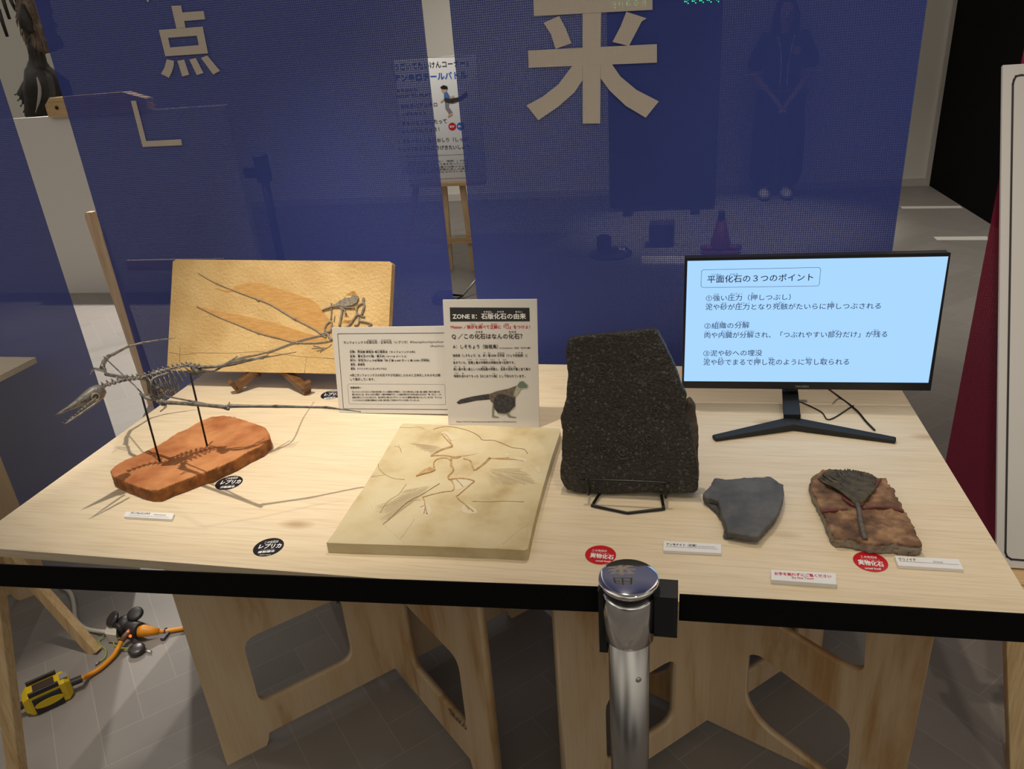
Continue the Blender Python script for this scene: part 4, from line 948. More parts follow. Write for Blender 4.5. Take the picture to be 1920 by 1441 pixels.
# landscape sign
t, sh = leanboard('information_sign', 'white landscape sign with a black outline, left of and partly behind the portrait sign', (.645, .592, TZ), .20, [(636.5, 777), (848, 776), (838, 611), (622, 614)], .005)
ks = lambda x, y: (620+x/7.583, 600+y/7.583)
def lt(body, x0, x1, y, h, bold=.012, y1=None, shear=0, part='black_lettering'):
    sh.text(part, body, ks(x0, y), ks(x1, y if y1 is None else y1), h/7.583, bold, shear)
lt('ランフォリンクス石版化石・立体化石（レプリカ）', 188, 1095, 338, 41, .01, 330)
lt('Rhamphorhynchus', 1128, 1596, 335, 40, 0, 330, .3); lt('(Replica)', 1415, 1605, 386, 32, 0, 384, .3)
lt('せきばんかせき', 520, 655, 291, 16); lt('りったいかせき', 722, 858, 288, 16)
for body, x0, x1, y in (('分類：爬虫綱 翼竜目 嘴口竜亜目（ランフォリンクス科）', 272, 1205, 466), ('全長：翼を広げた幅・最大約 1.2〜1.8 メートル', 275, 1080, 528), ('年代：中生代ジュラ紀後期（約１億 6,400 万〜１億 5,000 万年前）', 278, 1412, 588), ('食性：魚食性', 284, 488, 646), ('産地：ドイツ,イギリス,タンザニアなど', 288, 802, 706)):
    lt(body, x0, x1, y, 32, .02)
for body, x0, x1, y in (('ぶんるい', 274, 330, 432), ('はちゅうこう', 380, 470, 430), ('よくりゅうもく', 500, 598, 430), ('しこうりゅうあもく', 645, 775, 430), ('ぜんちょう', 276, 330, 494), ('つばさ', 380, 412, 494), ('ひろ', 455, 482, 494), ('はば', 570, 596, 494), ('さいだいやく', 655, 730, 494), ('ねんだい', 280, 332, 554), ('ちゅうせいだい', 388, 486, 556), ('こうき', 655, 700, 556), ('やく', 760, 785, 556), ('おく', 838, 862, 556), ('まんねんまえ', 1296, 1380, 554), ('しょくせい', 286, 342, 612), ('ぎょしょくせい', 394, 484, 612), ('さんち', 292, 336, 670)):
    lt(body, x0, x1, y, 12, .01)
lt('※同じランフォリンクスの化石ですが石版化したものと立体化したものを比較', 280, 1562, 800, 38, .012); lt('して展示しています。', 282, 628, 858, 36, .012)
lt('保護者様へ', 280, 440, 972, 28, .02)
for body, x0, x1, y in (('ランフォリンクスはジュラ紀の空を舞っていた翼竜の代表格で、口から飛び出した長い歯と細長く伸びた尾の先', 305, 1552, 1030), ('端にあるひし形（あるいは木の葉形）の膜が特徴的です。この膜は飛行中に方向を変えるための「舵（かじ）」の', 306, 1568, 1068), ('役割を果たしていたと考えられ、後の時代に現れるプテラノドンなどの翼竜は尾が短くなっていますが、ランフォ', 308, 1580, 1110), ('リンクスのような初期の翼竜はこの長い尾を使って空中のバランスを取っていました。', 315, 1265, 1150)):
    lt(body, x0, x1, y, 26, .02)
sh.line('outline', [ks(100, 200), ks(115, 192), ks(1720, 180), ks(1745, 1270), ks(190, 1258), ks(182, 1250)], .0012, True)
sh.line('inner_frame', [ks(240, 920), ks(252, 906), ks(1612, 912), ks(1622, 922), ks(1636, 1190), ks(1625, 1200), ks(275, 1190), ks(262, 1180)], .0005, True)
sh.build(t, dict(black_lettering=M_ink, outline=M_ink, inner_frame=M_inkg))
# portrait sign
t, sh = leanboard('quiz_sign', 'white portrait sign with a black heading bar and a bird picture', (.904, .547, TZ), .145, [(841, 799), (1011, 801.5), (1006.5, 561), (830, 562)], .005)
kp = lambda x, y: (640+x/3, 480+y/3)
sh.shape('heading_bar', [kp(610, 288), kp(1058, 290), kp(1060, 366), kp(613, 367)])
def pt(part, body, x0, x1, y, h, bold=.012, y1=None, shear=0, lift=1): sh.text(part, body, kp(x0, y), kp(x1, y if y1 is None else y1), h/3, bold, shear, lift)
pt('heading_lettering', 'ZONE II：石版化石の由来', 627, 1040, 354, 33, .028, lift=2.5)
for b_, x0, x1 in (('せきばん', 800, 848), ('かせき', 877, 915), ('ゆらい', 980, 1018)): pt('heading_lettering', b_, x0, x1, 318, 11, .02, lift=2.5)
pt('red_lettering', 'Mission ／展示を調べて正解に『〇』をつけよ！', 616, 1062, 408, 21, .022)
for b_, x0, x1 in (('てんじ', 726, 754), ('しら', 778, 797), ('せいかい', 842, 880), ('まる', 921, 942)): pt('red_lettering', b_, x0, x1, 386, 9, .02)
pt('black_lettering', 'Q ／この化石はなんの化石？', 622, 1020, 467, 32, .02)
pt('black_lettering', 'かせき', 756, 795, 431, 11, .015); pt('black_lettering', 'かせき', 942, 984, 431, 11, .015)
pt('black_lettering', 'A：しそちょう（始祖鳥）', 628, 882, 520, 24, .018); pt('black_lettering', 'Archaeopteryx , 別名「古代の翼」', 888, 1064, 521, 10, .012, shear=.2)
for b_, x0, x1, y in (('始祖鳥（しそちょう）は、約 1 億 5000 万年前（ジュラ紀後期）に', 628, 1048, 566), ('生きていた、恐竜と鳥の中間的な特徴を持つ生物です。', 630, 976, 606), ('鋭い歯や長い尾といった爬虫類の特徴と、全身の羽毛や翼と言う鳥の', 632, 1064, 643), ('特徴を合わせてもった【はじめての鳥】として知られています。', 634, 1034, 682)):
    pt('black_lettering', b_, x0, x1, y, 16, .014)
for b_, x0, x1, y in (('やく', 800, 812, 547), ('おく', 826, 838, 547), ('まんねんまえ', 880, 918, 547), ('こうき', 980, 1020, 546), ('い', 633, 640, 583), ('きょうりゅう', 708, 735, 585), ('とり', 757, 768, 585), ('ちゅうかんてき', 780, 820, 585), ('とくちょう', 835, 862, 585), ('も', 883, 890, 585), ('せいぶつ', 908, 930, 585), ('するど', 634, 650, 624), ('は', 662, 668, 624), ('なが', 686, 696, 624), ('はちゅうるい', 790, 822, 625), ('とくちょう', 838, 862, 625), ('ぜんしん', 898, 920, 625), ('うもう', 938, 956, 625), ('つばさ', 966, 982, 625), ('とくちょう', 636, 660, 661), ('あ', 680, 688, 662), ('とり', 852, 864, 663), ('し', 922, 928, 663)):
    pt('black_lettering', b_, x0, x1, y, 7, .01)
pt('small_print', 'TomOve, CC BY-SA 3.0, https://creativecommons.org/licenses/by-sa/3.0, via Wikimedia Commons', 645, 985, 936, 9, .01)
sh.shape('bird_tail', [kp(*q) for q in ((648, 822), (670, 805), (730, 790), (800, 778), (860, 770), (870, 800), (830, 806), (760, 812), (700, 825), (660, 832))])
sh.shape('bird_body', [kp(*q) for q in ((830, 775), (880, 757), (940, 745), (985, 728), (1000, 745), (980, 790), (978, 830), (940, 850), (880, 845), (840, 815), (832, 795))], 2)
sh.shape('bird_neck', [kp(*q) for q in ((975, 760), (985, 730), (1005, 715), (1020, 735), (1000, 765), (980, 788), (968, 785))], 3)
sh.shape('bird_head', [kp(*q) for q in ((990, 725), (1005, 705), (1022, 702), (1040, 718), (1055, 728), (1035, 728), (1052, 740), (1030, 738), (1010, 740), (998, 738))], 4)
sh.shape('bird_wing', [kp(*q) for q in ((860, 800), (885, 775), (930, 780), (975, 800), (980, 840), (950, 870), (915, 885), (880, 880), (858, 850))], 4)
for lg in ([(852, 815), (866, 820), (860, 870), (858, 895), (888, 905), (886, 909), (848, 905), (848, 870)], [(940, 860), (955, 850), (945, 885), (955, 898), (985, 905), (982, 910), (940, 905), (930, 890), (918, 885)]): sh.shape('bird_leg', [kp(*q) for q in lg], 2)
sh.build(t, dict(heading_bar=mat('heading_black', (.02, .02, .02), .6), heading_lettering=M_stw, red_lettering=M_red, black_lettering=M_ink, small_print=M_inkg, bird_tail=M_p2, bird_body=M_p1, bird_neck=M_p3, bird_head=M_p4, bird_wing=M_p2, bird_leg=M_p5))

# ================================================================== DARK AMMONITE STONE ON A WIRE EASEL
an = .26; SB = V3((1.2, .285, TZ+.022)); n = V3((0, -math.cos(an), math.sin(an)))
t = thing('ammonite_stone', 'large upright black shale block, standing on the black wire easel', 'fossil stone', SB)
kr = lambda pts: [(1020+x/3.794, 600+y/3.794) for x, y in pts]
outS = kr([(110, 1110), (125, 1160), (160, 1205), (220, 1220), (310, 1228), (500, 1238), (700, 1228), (860, 1232), (1080, 1225), (1100, 1195), (1095, 1050), (1060, 850), (1030, 720), (998, 640), (1012, 525), (970, 450), (930, 330), (890, 250), (850, 160), (805, 75), (780, 66), (600, 82), (400, 100), (250, 118), (168, 132), (158, 200), (160, 300), (165, 400), (155, 560), (135, 640), (118, 690), (130, 780), (122, 900), (118, 1000)])
m0 = MB().prism([at_p(x, y, SB, n) for x, y in outS], -n*.030).mesh('s')
link('block', rock_mesh(m0, .0032, [('CLOUDS', .07, .006), ('CLOUDS', .02, .0022), ('CLOUDS', .006, .0022)]), M_stone, t)
outL = kr([(1000, 640), (1030, 560), (1080, 620), (1085, 700), (1100, 800), (1098, 950), (1102, 1180), (1060, 1215), (800, 1215), (800, 900)])
m0 = MB().prism([at_p(x, y, SB, n)-n*.026 for x, y in outL], -n*.018).mesh('s')
link('back_layer', rock_mesh(m0, .005, [('CLOUDS', .05, .005), ('CLOUDS', .012, .003)]), mat('brown_shale', (.05, .036, .024), .6, c2=(.10, .07, .045), scale=40, bump=.6, bscale=80), t)
mb = MB(); rnd = random.Random(2)
def coil(cx, cy, r, turns=1.6, k=1):
    P = []
    for i in range(int(22*turns)):
        a = i/22*2*math.pi*k; rr = r*(1-.72*i/(22*turns)); x, y = kr([(cx+rr*math.cos(a), cy+rr*.9*math.sin(a))])[0]; P.append(at_p(x, y, SB, n)+n*.0016)
    mb.tube(P, [.00065]*len(P), 5)
for cx, cy, r in ((560, 935, 62), (425, 915, 40), (745, 845, 48), (510, 625, 40), (410, 345, 62), (240, 640, 34), (790, 640, 36), (640, 300, 30), (300, 950, 34)): coil(cx, cy, r, 1.7, rnd.choice((1, -1)))
for i in range(46):
    cy = rnd.uniform(180, 1090); cx = rnd.uniform(200, 720+min(250, max(0, cy-180)*.6)); a0 = rnd.uniform(0, 6.28); r = rnd.uniform(12, 30)
    P = [at_p(*kr([(cx+r*math.cos(a0+q*.35), cy+r*.7*math.sin(a0+q*.35))])[0], SB, n)+n*.0016 for q in range(rnd.randint(4, 8))]
    mb.tube(P, .0007, 4)
o = mb.build('shell_coils', mat('worn_grey_shell', (.030, .026, .021), .5, c2=(.13, .12, .10), scale=120), t, smooth=True); o['kind'] = 'stuff'
# wire easel
kw = lambda pts: [(1080+x/4, 860+y/4) for x, y in pts]
t = thing('wire_easel', 'black bent wire easel under the large black stone', 'easel', at_z(1190, 950))
fy = SB.y-.022
top = [at_y(*kw([q])[0], fy) for q in ((95, 265), (92, 165), (105, 158), (655, 178), (668, 190), (675, 288))]
MB().tube(cr([top[0]+V3((0, .018, .002)), top[0], top[1], top[2], top[3], top[4], top[5], top[5]+V3((0, .018, .002))], 3), .0028, 8).build('retaining_rail', M_wire, t, smooth=True)
floor_pts = [at_z(*kw([q])[0], TZ+.003) for q in ((120, 350), (385, 405), (660, 375))]
L0, R0 = at_y(*kw([(175, 262)])[0], SB.y-.01), at_y(*kw([(640, 272)])[0], SB.y-.01)
MB().tube([L0, L0+(floor_pts[0]-L0)*.9, floor_pts[0], floor_pts[0]+(floor_pts[1]-floor_pts[0])*.1, floor_pts[1], floor_pts[2]+(floor_pts[1]-floor_pts[2])*.1, floor_pts[2], R0+(floor_pts[2]-R0)*.9, R0], .0028, 8).build('front_foot', M_wire, t, smooth=True)
for q, s in ((L0, 1), (R0, -1)):
    bk = V3((q.x+s*.012, q.y+.062, TZ+.17)); MB().tube([q+V3((0, .0, -.002)), q+V3((0, .040, -.004)), bk, V3((bk.x, bk.y+.055, TZ+.003))], .0028, 8).build('side_wire', M_wire, t, smooth=True)

# ================================================================== SLATE AND CRINOID
t = thing('slate_piece', 'flat grey slate fragment lying right of the large black stone', 'fossil stone', at_z(1400, 950))
ks2 = lambda pts: [(1080+x/4, 860+y/4) for x, y in pts]
so = ks2([(952, 262), (965, 240), (1005, 200), (1038, 142), (1120, 150), (1300, 138), (1460, 127), (1500, 155), (1555, 190), (1562, 240), (1555, 300), (1525, 390), (1495, 440), (1450, 490), (1400, 540), (1370, 580), (1290, 572), (1220, 560), (1130, 545), (1125, 500), (1085, 400), (1060, 305), (1000, 292), (965, 285)])
link('layer', rock_mesh(MB().prism([at_z(x, y, TZ+.020) for x, y in so], (0, 0, -.0125)).mesh('s'), .0026, [('CLOUDS', .03, .0028), ('CLOUDS', .010, .0022), ('CLOUDS', .005, .0012)]), M_slate, t)
sl = ks2([(949, 272), (960, 310), (1000, 345), (1050, 390), (1092, 450), (1112, 510), (1104, 572), (1130, 582), (1215, 572), (1370, 594), (1402, 560), (1470, 480), (1515, 410), (1540, 330), (1400, 260), (1200, 200), (1020, 215)])
link('layer', rock_mesh(MB().prism([at_z(x, y, TZ+.008) for x, y in sl], (0, 0, -.0075)).mesh('s'), .0026, [('CLOUDS', .02, .003), ('CLOUDS', .006, .002)]), M_slate, t)
for o in t.children:
    for v in o.data.vertices:
        if v.co.z < .0004: v.co.z = .0004
TC = TZ+.021
t = thing('crinoid_fossil', 'brown stone tile with a raised sea lily fossil, near the right edge of the table', 'fossil slab', at_z(1630, 965))
kc = lambda pts: [(1500+x/7.385, 860+y/7.385) for x, y in pts]
co_ = kc([(140, 320), (150, 265), (200, 215), (280, 170), (370, 142), (540, 138), (760, 160), (930, 185), (1080, 240), (1190, 262), (1225, 310), (1310, 460), (1380, 570), (1440, 690), (1520, 820), (1600, 990), (1650, 1110), (1700, 1190), (1640, 1215), (1450, 1190), (1300, 1165), (1150, 1180), (1000, 1180), (880, 1140), (740, 1100), (505, 1080), (430, 1010), (330, 760), (200, 500), (150, 390)])
m0 = rock_mesh(MB().prism([at_z(x, y, TC) for x, y in co_], (0, 0, -.0205)).mesh('s'), .0026, [('CLOUDS', .03, .007), ('CLOUDS', .011, .0075), ('CLOUDS', .004, .004)])
for v in m0.vertices:
    if v.co.z < TZ+.0005: v.co.z = TZ+.0005
o = link('stone_tile', m0, [M_crin, M_cut], t)
for p in o.data.polygons:
    if abs(p.normal.z) < .5 and p.center.z < TC-TZ-.003: p.material_index = 1
def spc(x, y, h=0): return at_z(*kc([(x, y)])[0], TC+h)
P = cr([spc(790, 630, .004), spc(820, 720, .004), spc(840, 860, .004), (spc(870, 1000, .004)), spc(900, 1110, .004)], 6)
MB().tube(P, .0042, 12).build('stem', mat('grey_stem', (.085, .068, .05), .5, c2=(.13, .11, .085), scale=100, bump=.6, bscale=300), t, smooth=True)
mb = MB(); rnd = random.Random(11)
MBr = MB()
for lp in ([(310, 690), (660, 680), (650, 700), (320, 730)], [(860, 665), (1100, 645), (1300, 655), (1440, 705), (1430, 730), (1250, 680), (1050, 668), (880, 690)], [(1060, 300), (1130, 270), (1030, 440), (860, 640), (830, 640), (960, 520), (1020, 420)], [(560, 480), (640, 540), (770, 640), (740, 650), (600, 560)]):
    MBr.prism([spc(x, y, .0035) for x, y in lp], (0, 0, -.006))
MBr.build('red_stain', M_crinr, t)
for i in range(44):
    f = i/43; ex = 250+f*800; ey = 330-185*math.sin(math.pi*(.12+.78*f))+rnd.uniform(-20, 20)
    P = cr([spc(800+(f-.5)*60, 620, .003), spc(800+(f-.5)*260, 530+rnd.uniform(-10, 10), .007), spc(780+(f-.5)*520, 400-60*math.sin(math.pi*f)+rnd.uniform(-15, 15), .008), spc(ex*.8+.2*700, ey+70, .006), spc(ex, ey+10, .003)], 4)
    mb.tube(P, [.0024, .0026, .0026, .0024, .0024, .0024, .0024, .0022, .0022, .0020, .0020, .0018, .0018, .0016, .0015, .0013, .001][:len(P)], 6)
mb.build('calyx_arms', M_crinb, t, smooth=True)
cup = [(300, 190), (400, 150), (560, 142), (760, 165), (930, 190), (1060, 245), (1060, 310), (1000, 430), (930, 560), (870, 625), (790, 640), (700, 570), (610, 480), (520, 400), (400, 310)]
link('calyx', rock_mesh(MB().prism([spc(x, y, .0045) for x, y in cup], (0, 0, -.010)).mesh('c'), .0024, [('CLOUDS', .012, .006), ('CLOUDS', .005, .004)]), M_crinb, t)

# ================================================================== MONITOR
MO = V3((1.3235, .6723, .7678)); yw, ln = .022, .062
U = V3((math.cos(yw), math.sin(yw), 0)); Vm = math.cos(ln)*Z+math.sin(ln)*V3((-math.sin(yw), math.cos(yw), 0)); Nm = U.cross(Vm)
t = thing('monitor', 'thin black desktop monitor with a lit pale blue slide, on the right of the table', 'monitor', (1.585, .62, TZ))
mw, mh = .523, .2989
MB().fbox(MO, U*mw, Vm*mh, -Nm*.028).build('casing', M_plastic, t, bevel=.003)
sh = Sheet(MO, Nm, .0005)
MB().prism([sh.p(x, y)+Nm*.0006 for x, y in ((1282.5, 714), (1740.5, 717), (1778, 480.5), (1289, 489))], -Nm*.0005).build('screen', M_screen, t)
km = lambda x, y: (1280+x/3, 480+y/3)
def mt(body, a, b, h, bold=.004): sh.text('slide_lettering', body, km(*a), km(*b), h/3, bold, 0, 3)
mt('平面化石の３つのポイント', (138, 150), (732, 138), 42, .01)
mt('へいめん', (158, 108), (218, 107), 11); mt('かせき', (266, 107), (310, 106), 11)
mt('①強い圧力（押しつぶし）', (130, 252), (606, 246), 34); mt('泥や砂が圧力となり死骸がたいらに押しつぶされる', (128, 302), (1112, 296), 34)
for b_, x, y, w in (('つよ', 176, 218, 27), ('あつりょく', 268, 217, 68), ('お', 386, 214, 14), ('どろ', 134, 272, 24), ('すな', 218, 270, 28), ('あつりょく', 308, 270, 68), ('しがい', 526, 266, 44), ('お', 834, 263, 12), ('そしき', 184, 376, 42), ('ぶんかい', 306, 374, 60), ('にく', 126, 428, 26), ('ないぞう', 218, 427, 56), ('ぶんかい', 346, 426, 60), ('ぶぶん', 836, 424, 46), ('のこ', 1074, 421, 28), ('どろ', 120, 580, 24), ('すな', 200, 579, 26), ('お', 412, 578, 12), ('ばな', 482, 578, 28), ('うつ', 690, 578, 28), ('と', 786, 578, 10)):
    mt(b_, (x, y), (x+w, y-.4), 11)
mt('②組織の分解', (122, 408), (374, 404), 34); mt('肉や内臓が分解され、「つぶれやすい部分だけ」が残る', (122, 460), (1148, 455), 34)
mt('③泥や砂への埋没', (116, 562), (446, 559), 34); mt('泥や砂でまるで押し花のように写し取られる', (116, 612), (934, 610), 34)
sh.line('slide_frame', [km(*q) for q in ((106, 84), (116, 76), (766, 63), (776, 72), (768, 158), (758, 167), (114, 176), (103, 168))], .0008, True, 2)
sh.text('maker_lettering', 'MAXZEN', km(635, 737), km(708, 738), 3.6, .02, 0, 1.5)
sh.build(t, dict(slide_lettering=M_scrink, slide_frame=M_scrink, maker_lettering=M_logo))
ap = at_z(1484, 797, TZ+.008); fl, fr = at_z(1338, 821, TZ+.005), at_z(1680, 825, TZ+.005)
def vbar(a, b, w0, w1, h0, h1):
    d = (b-a).normalized(); x = d.cross(Z).normalized()
    return MB().add([a-x*w0/2-Z*(a.z-TZ-.0005), a+x*w0/2-Z*(a.z-TZ-.0005), a+x*w0/2+Z*h0, a-x*w0/2+Z*h0, b-x*w1/2-Z*(b.z-TZ-.0005), b+x*w1/2-Z*(b.z-TZ-.0005), b+x*w1/2+Z*h1, b-x*w1/2+Z*h1], [(0, 1, 2, 3), (7, 6, 5, 4), (0, 4, 5, 1), (1, 5, 6, 2), (2, 6, 7, 3), (3, 7, 4, 0)])
vbar(ap+V3((.012, .01, 0)), fl, .036, .018, .010, .004).build('foot', M_plasticm, t, bevel=.003); vbar(ap+V3((-.012, .01, 0)), fr, .036, .018, .010, .004).build('foot', M_plasticm, t, bevel=.003)
nb = ap+V3((.002, .014, .012)); nt_ = at_y(1486, 738, .724); nm_ = at_y(1479, 757, .718); nm_.z = max(nm_.z, TZ+.024)
mb = MB(); nk = [(nb, .034), (nm_, .027), (nt_+Z*.06, .027)]
for (a, wa), (b, wb) in zip(nk, nk[1:]): mb.bar(a, b+(b-a).normalized()*.004, wa, .014, (0, .5, .85) if a is nb else (0, 1, 0))
mb.build('neck', M_plasticm, t, bevel=.002)
# cables behind the monitor
for lab, pts, r in (('thin black power cable behind the monitor, running down to the right', [(1552, 728, .70, .80), (1575, 745, .725, None), (1605, 768, .70, None), (1624, 790, .66, None), (1640, 806, .62, None)], .0022), ('thin black signal cable behind the monitor neck, curving to the right', [(1493, 752, .72, .76), (1510, 757, .725, None), (1540, 772, .69, None), (1556, 786, .66, None), (1600, 760, .75, None)], .0015)):
    P = []
    for x, y, Y, z in pts: P.append(at_y(x, y, Y) if z else at_z(x, y, TZ+r+.0005))
    o = MB().tube(cr(P, 6), r, 8).build('monitor_cable', M_wire, loc=P[-1], smooth=True); props(o, lab, 'cable')

# ================================================================== TAGS AND STICKERS ON THE TABLE
def flat_card(name, label, pix, th, lines, group=None):
    P = [at_z(x, y, TZ+th) for x, y in pix]; c = sum(P, V3())/4; t = thing(name, label, 'label card', (c.x, c.y, TZ), group)
    MB().prism(P, (0, 0, -th+.0004)).build('card', M_card, t, bevel=.0004)
    sh = Sheet((0, 0, TZ+th), Z, .0003)
    mats = {}
    for part, body, a, b, h, bold, sr in lines:
        if body is None: sh.line(part, [a, b], h)
        else: sh.text(part, body, a, b, h, bold, sr)
    sh.build(t, dict(lettering=M_ink, rule=M_inkg, red_lettering=M_red, small_lettering=M_inkg))
G = 'white name cards on the table'
flat_card('name_card', 'white name card in front of the red sandstone base of the skeleton', [(232, 968), (322, 973), (327, 961.5), (236, 958.5)], .006, [('lettering', 'ランフォリンクス', (243, 963.5), (279, 965), 3.6, .015, 0), ('small_lettering', 'Rhamphorhynchus', (287, 966), (309, 967), 2.2, 0, .2), ('rule', None, (241, 966), (316, 969.5), .0005, 0, 0)], G)
k4 = lambda x, y: (1080+x/4, 860+y/4)
flat_card('name_card', 'white name card in front of the grey slate fragment', [k4(655, 685), k4(1090, 706), k4(1088, 640), k4(658, 614)], .006, [('lettering', 'アンモナイト（石版）', k4(678, 650), k4(905, 661), 5.0, .012, 0), ('small_lettering', 'Ammonite (Holzmaden)', k4(912, 662), k4(1042, 667), 2.4, 0, .2), ('rule', None, k4(676, 656), k4(1065, 676), .0005, 0, 0)], G)
k3 = lambda x, y: (1280+x/3, 961+y/3)
flat_card('notice_card', 'white card with red do not touch wording at the front of the table', [k3(498, 376), k3(866, 402), k3(860, 340), k3(497, 319)], .008, [('red_lettering', 'お手を触れずにご覧ください', k3(518, 350), k3(838, 367), 5.8, .02, 0), ('red_lettering', 'Do Not Touch', k3(615, 370), k3(738, 376), 3.6, .012, 0)])
k8 = lambda x, y: (1680+x/8, 1000+y/8)
flat_card('name_card', 'white name card right of the red sticker, in front of the brown sea lily tile', [k8(32, 475), k8(1012, 535), k8(940, 385), k8(-20, 332)], .006, [('lettering', 'クリノイド', k8(48, 404), k8(305, 415), 5.2, .01, 0), ('small_lettering', 'Crinoid', k8(562, 434), k8(700, 440), 2.6, 0, .2), ('rule', None, k8(62, 414), k8(938, 468), .0005, 0, 0)], G)
def sticker(label, cx, cy, rx, m, lines, group):
    c = at_z(cx, cy, TZ); r = (at_z(cx+rx, cy, TZ)-at_z(cx-rx, cy, TZ)).length/2
    t = thing('round_sticker', label, 'sticker', c, group)
    MB().lathe([(r, .0002), (r, .0006)], c, 48).build('disc', m, t)
    sh = Sheet((0, 0, TZ+.0006), Z, .0003)
    for body, a, b, h, bold in lines: sh.text('white_lettering', body, (cx+a[0], cy+a[1]), (cx+b[0], cy+b[1]), h, bold)
    sh.build(t, dict(white_lettering=M_stw))
BL = [('この化石は', (-8, -6), (18, -8.5), 4.6, .025), ('レプリカ', (-20, 3.5), (22, 1.5), 8.5, .04), ('ふくせいひょうほん', (-15, 6), (12, 4.6), 1.3, .0), ('複製標本', (-21, 12), (11, 9.5), 4.3, .035), ('replica fossil', (-18, 16), (3, 15.5), 2.2, .02)]
BLs = [(b, (a[0]*.88, a[1]*.92), (c[0]*.88, c[1]*.92), h*.86, o) for b, a, c, h, o in BL]
GB = 'black replica stickers'
sticker('black round sticker just right of the red sandstone base', 429.5, 905, 23.5, M_blackst, BLs, GB)
sticker('black round sticker left of the flat pale fossil slab, near the front edge', 503.5, 1025.5, 27, M_blackst, BL, GB)
sticker('black round sticker half hidden by the landscape sign', 621, 740, 18.5, M_blackst, [(b, (a[0]*.7, a[1]*.72), (c[0]*.7, c[1]*.72), h*.66, o) for b, a, c, h, o in BL], GB)
RL = [('この化石は', (-17, -7), (13, -5.5), 4.6, .025), ('ほんものかせき', (-19, -4.2), (18, -2), 1.2, 0), ('実物化石', (-22, 5.5), (26, 10), 10, .035), ('actual fossil', (-10, 13.5), (20, 15.5), 3.6, .03)]
GR = 'red actual fossil stickers'
sticker('red round sticker partly hidden by the blue cap of the chrome post', 1126, 1040, 29, M_redst, [(b, (a[0]*.92, a[1]*.92), (c[0]*.92, c[1]*.92), h*.9, o) for b, a, c, h, o in RL], GR)
sticker('red round sticker in front of the brown sea lily tile', 1632, 1053, 31.5, M_redst, RL, GR)

# ================================================================== BELT BARRIER
PC = V3((1.247, -.058, 0))
t = thing('belt_barrier_post', 'chrome belt barrier post with a polished round cap, in front of the table', 'barrier post', PC)
MB().lathe([(.165, 0), (.165, .012), (.12, .022), (.04, .03)], PC, 40).build('base', M_chrome, t, smooth=True)
MB().lathe([(.0305, .02), (.0305, .70)], PC, 40).build('tube', M_chrome, t, smooth=True)
sd_ = V3((.50, -.866, 0)); MB().lathe([(.0042, 0), (.0042, .0022), (.002, .003)], PC+sd_*.0303+Z*.640, 14, 0, sd_).build('screw', M_steel, t, smooth=True)
MB().lathe([(.0318, .697), (.0378, .704), (.0378, .778), (.0360, .781)], PC, 44).build('collar', M_chrome2, t, smooth=True)
MB().lathe([(.0345, .778), (.0345, .793), (.030, .797)], PC, 40).build('neck_ring', M_plastic, t, smooth=True)
MB().lathe([(.0400, .7965), (.0430, .799), (.0437, .803), (.0432, .8050), (.0415, .8060), (.036, .8070), (.028, .8080), (.019, .8087), (.010, .80915), (.001, .8093)], PC, 48).build('cap', mat('mirror_cap', (.88, .87, .86), .05, 1), t, smooth=True)
cxp = at_y(1253, 1100, PC.y+.004)
MB().box((PC.x+.053, PC.y+.004, .752), (.034, .040, .072)).build('belt_clip', M_plasticm, t, bevel=.006)
MB().box((PC.x-.0375, PC.y+.010, .725), (.013, .034, .115)).build('belt_slot', M_plasticm, t, bevel=.004)
def belt(label, a, b, zt, zb, sag=0):
    A, B = V3(a), V3(b); mb = MB(); n = 24; d = (B-A).normalized(); s = d.cross(Z)*.0012
    vs = []; fs = []
    for i in range(n+1):
        f = i/n; p = A+(B-A)*f; dz = -sag*4*f*(1-f); tw = .0015*math.sin(f*9)
        for sgn in (-1, 1):
            vs.append(p+s*sgn+Z*(zb+dz)); vs.append(p+s*sgn+Z*(zt+dz)+s*tw*100*0)
    for i in range(n):
        o_, p_ = 4*i, 4*i+4
        fs += [(o_, p_, p_+1, o_+1), (o_+2, o_+3, p_+3, p_+2), (o_+1, p_+1, p_+3, o_+3), (o_, o_+2, p_+2, p_)]
    fs += [(0, 1, 3, 2), (4*n, 4*n+2, 4*n+3, 4*n+1)]
    o = mb.add(vs, fs).build('barrier_belt', M_belt, loc=(A.x, A.y, zb)); props(o, label, 'barrier belt', 'belts of the barrier')
belt('black webbing belt running left from the chrome post along the table', (-.75, -.155, 0), (1.206, -.052, 0), .780, .734, .004)
belt('black webbing belt running right from the chrome post along the table', (1.319, -.055, 0), (2.9, -.01, 0), .780, .733, .0)

# ================================================================== POWER TAP AND CABLES ON THE FLOOR
kf = lambda x, y: (x*360/1920, 1080+y*270/1440)
def fz(x, y, z): return at_z(*kf(x, y), z)
t = thing('cable_breaker', 'yellow and black inline cable breaker on the floor at lower left', 'cable breaker', fz(460, 1200, 0))
a, b = fz(250, 1260, .035), fz(690, 1060, .035); d = (b-a).normalized(); x = d.cross(Z).normalized()
L = (b-a).length
def sec(f, w, z0, z1): c = a+d*L*f; return [V3((c.x, c.y, 0))+x*w+Z*z0, V3((c.x, c.y, 0))+x*w+Z*z1, V3((c.x, c.y, 0))-x*w+Z*z1, V3((c.x, c.y, 0))-x*w+Z*z0]
def loft(secs, name, m, bev=.003):
    mb = MB(); vs = [v for s in secs for v in s]; fs = [(0, 1, 2, 3)]; n = len(secs)
    for i in range(n-1):
        for k in range(4): fs.append((4*i+k, 4*i+4+k, 4*i+4+(k+1) % 4, 4*i+(k+1) % 4))
    fs.append((4*n-1, 4*n-2, 4*n-3, 4*n-4)); mb.add(vs, fs); return mb.build(name, m, t, bevel=bev)
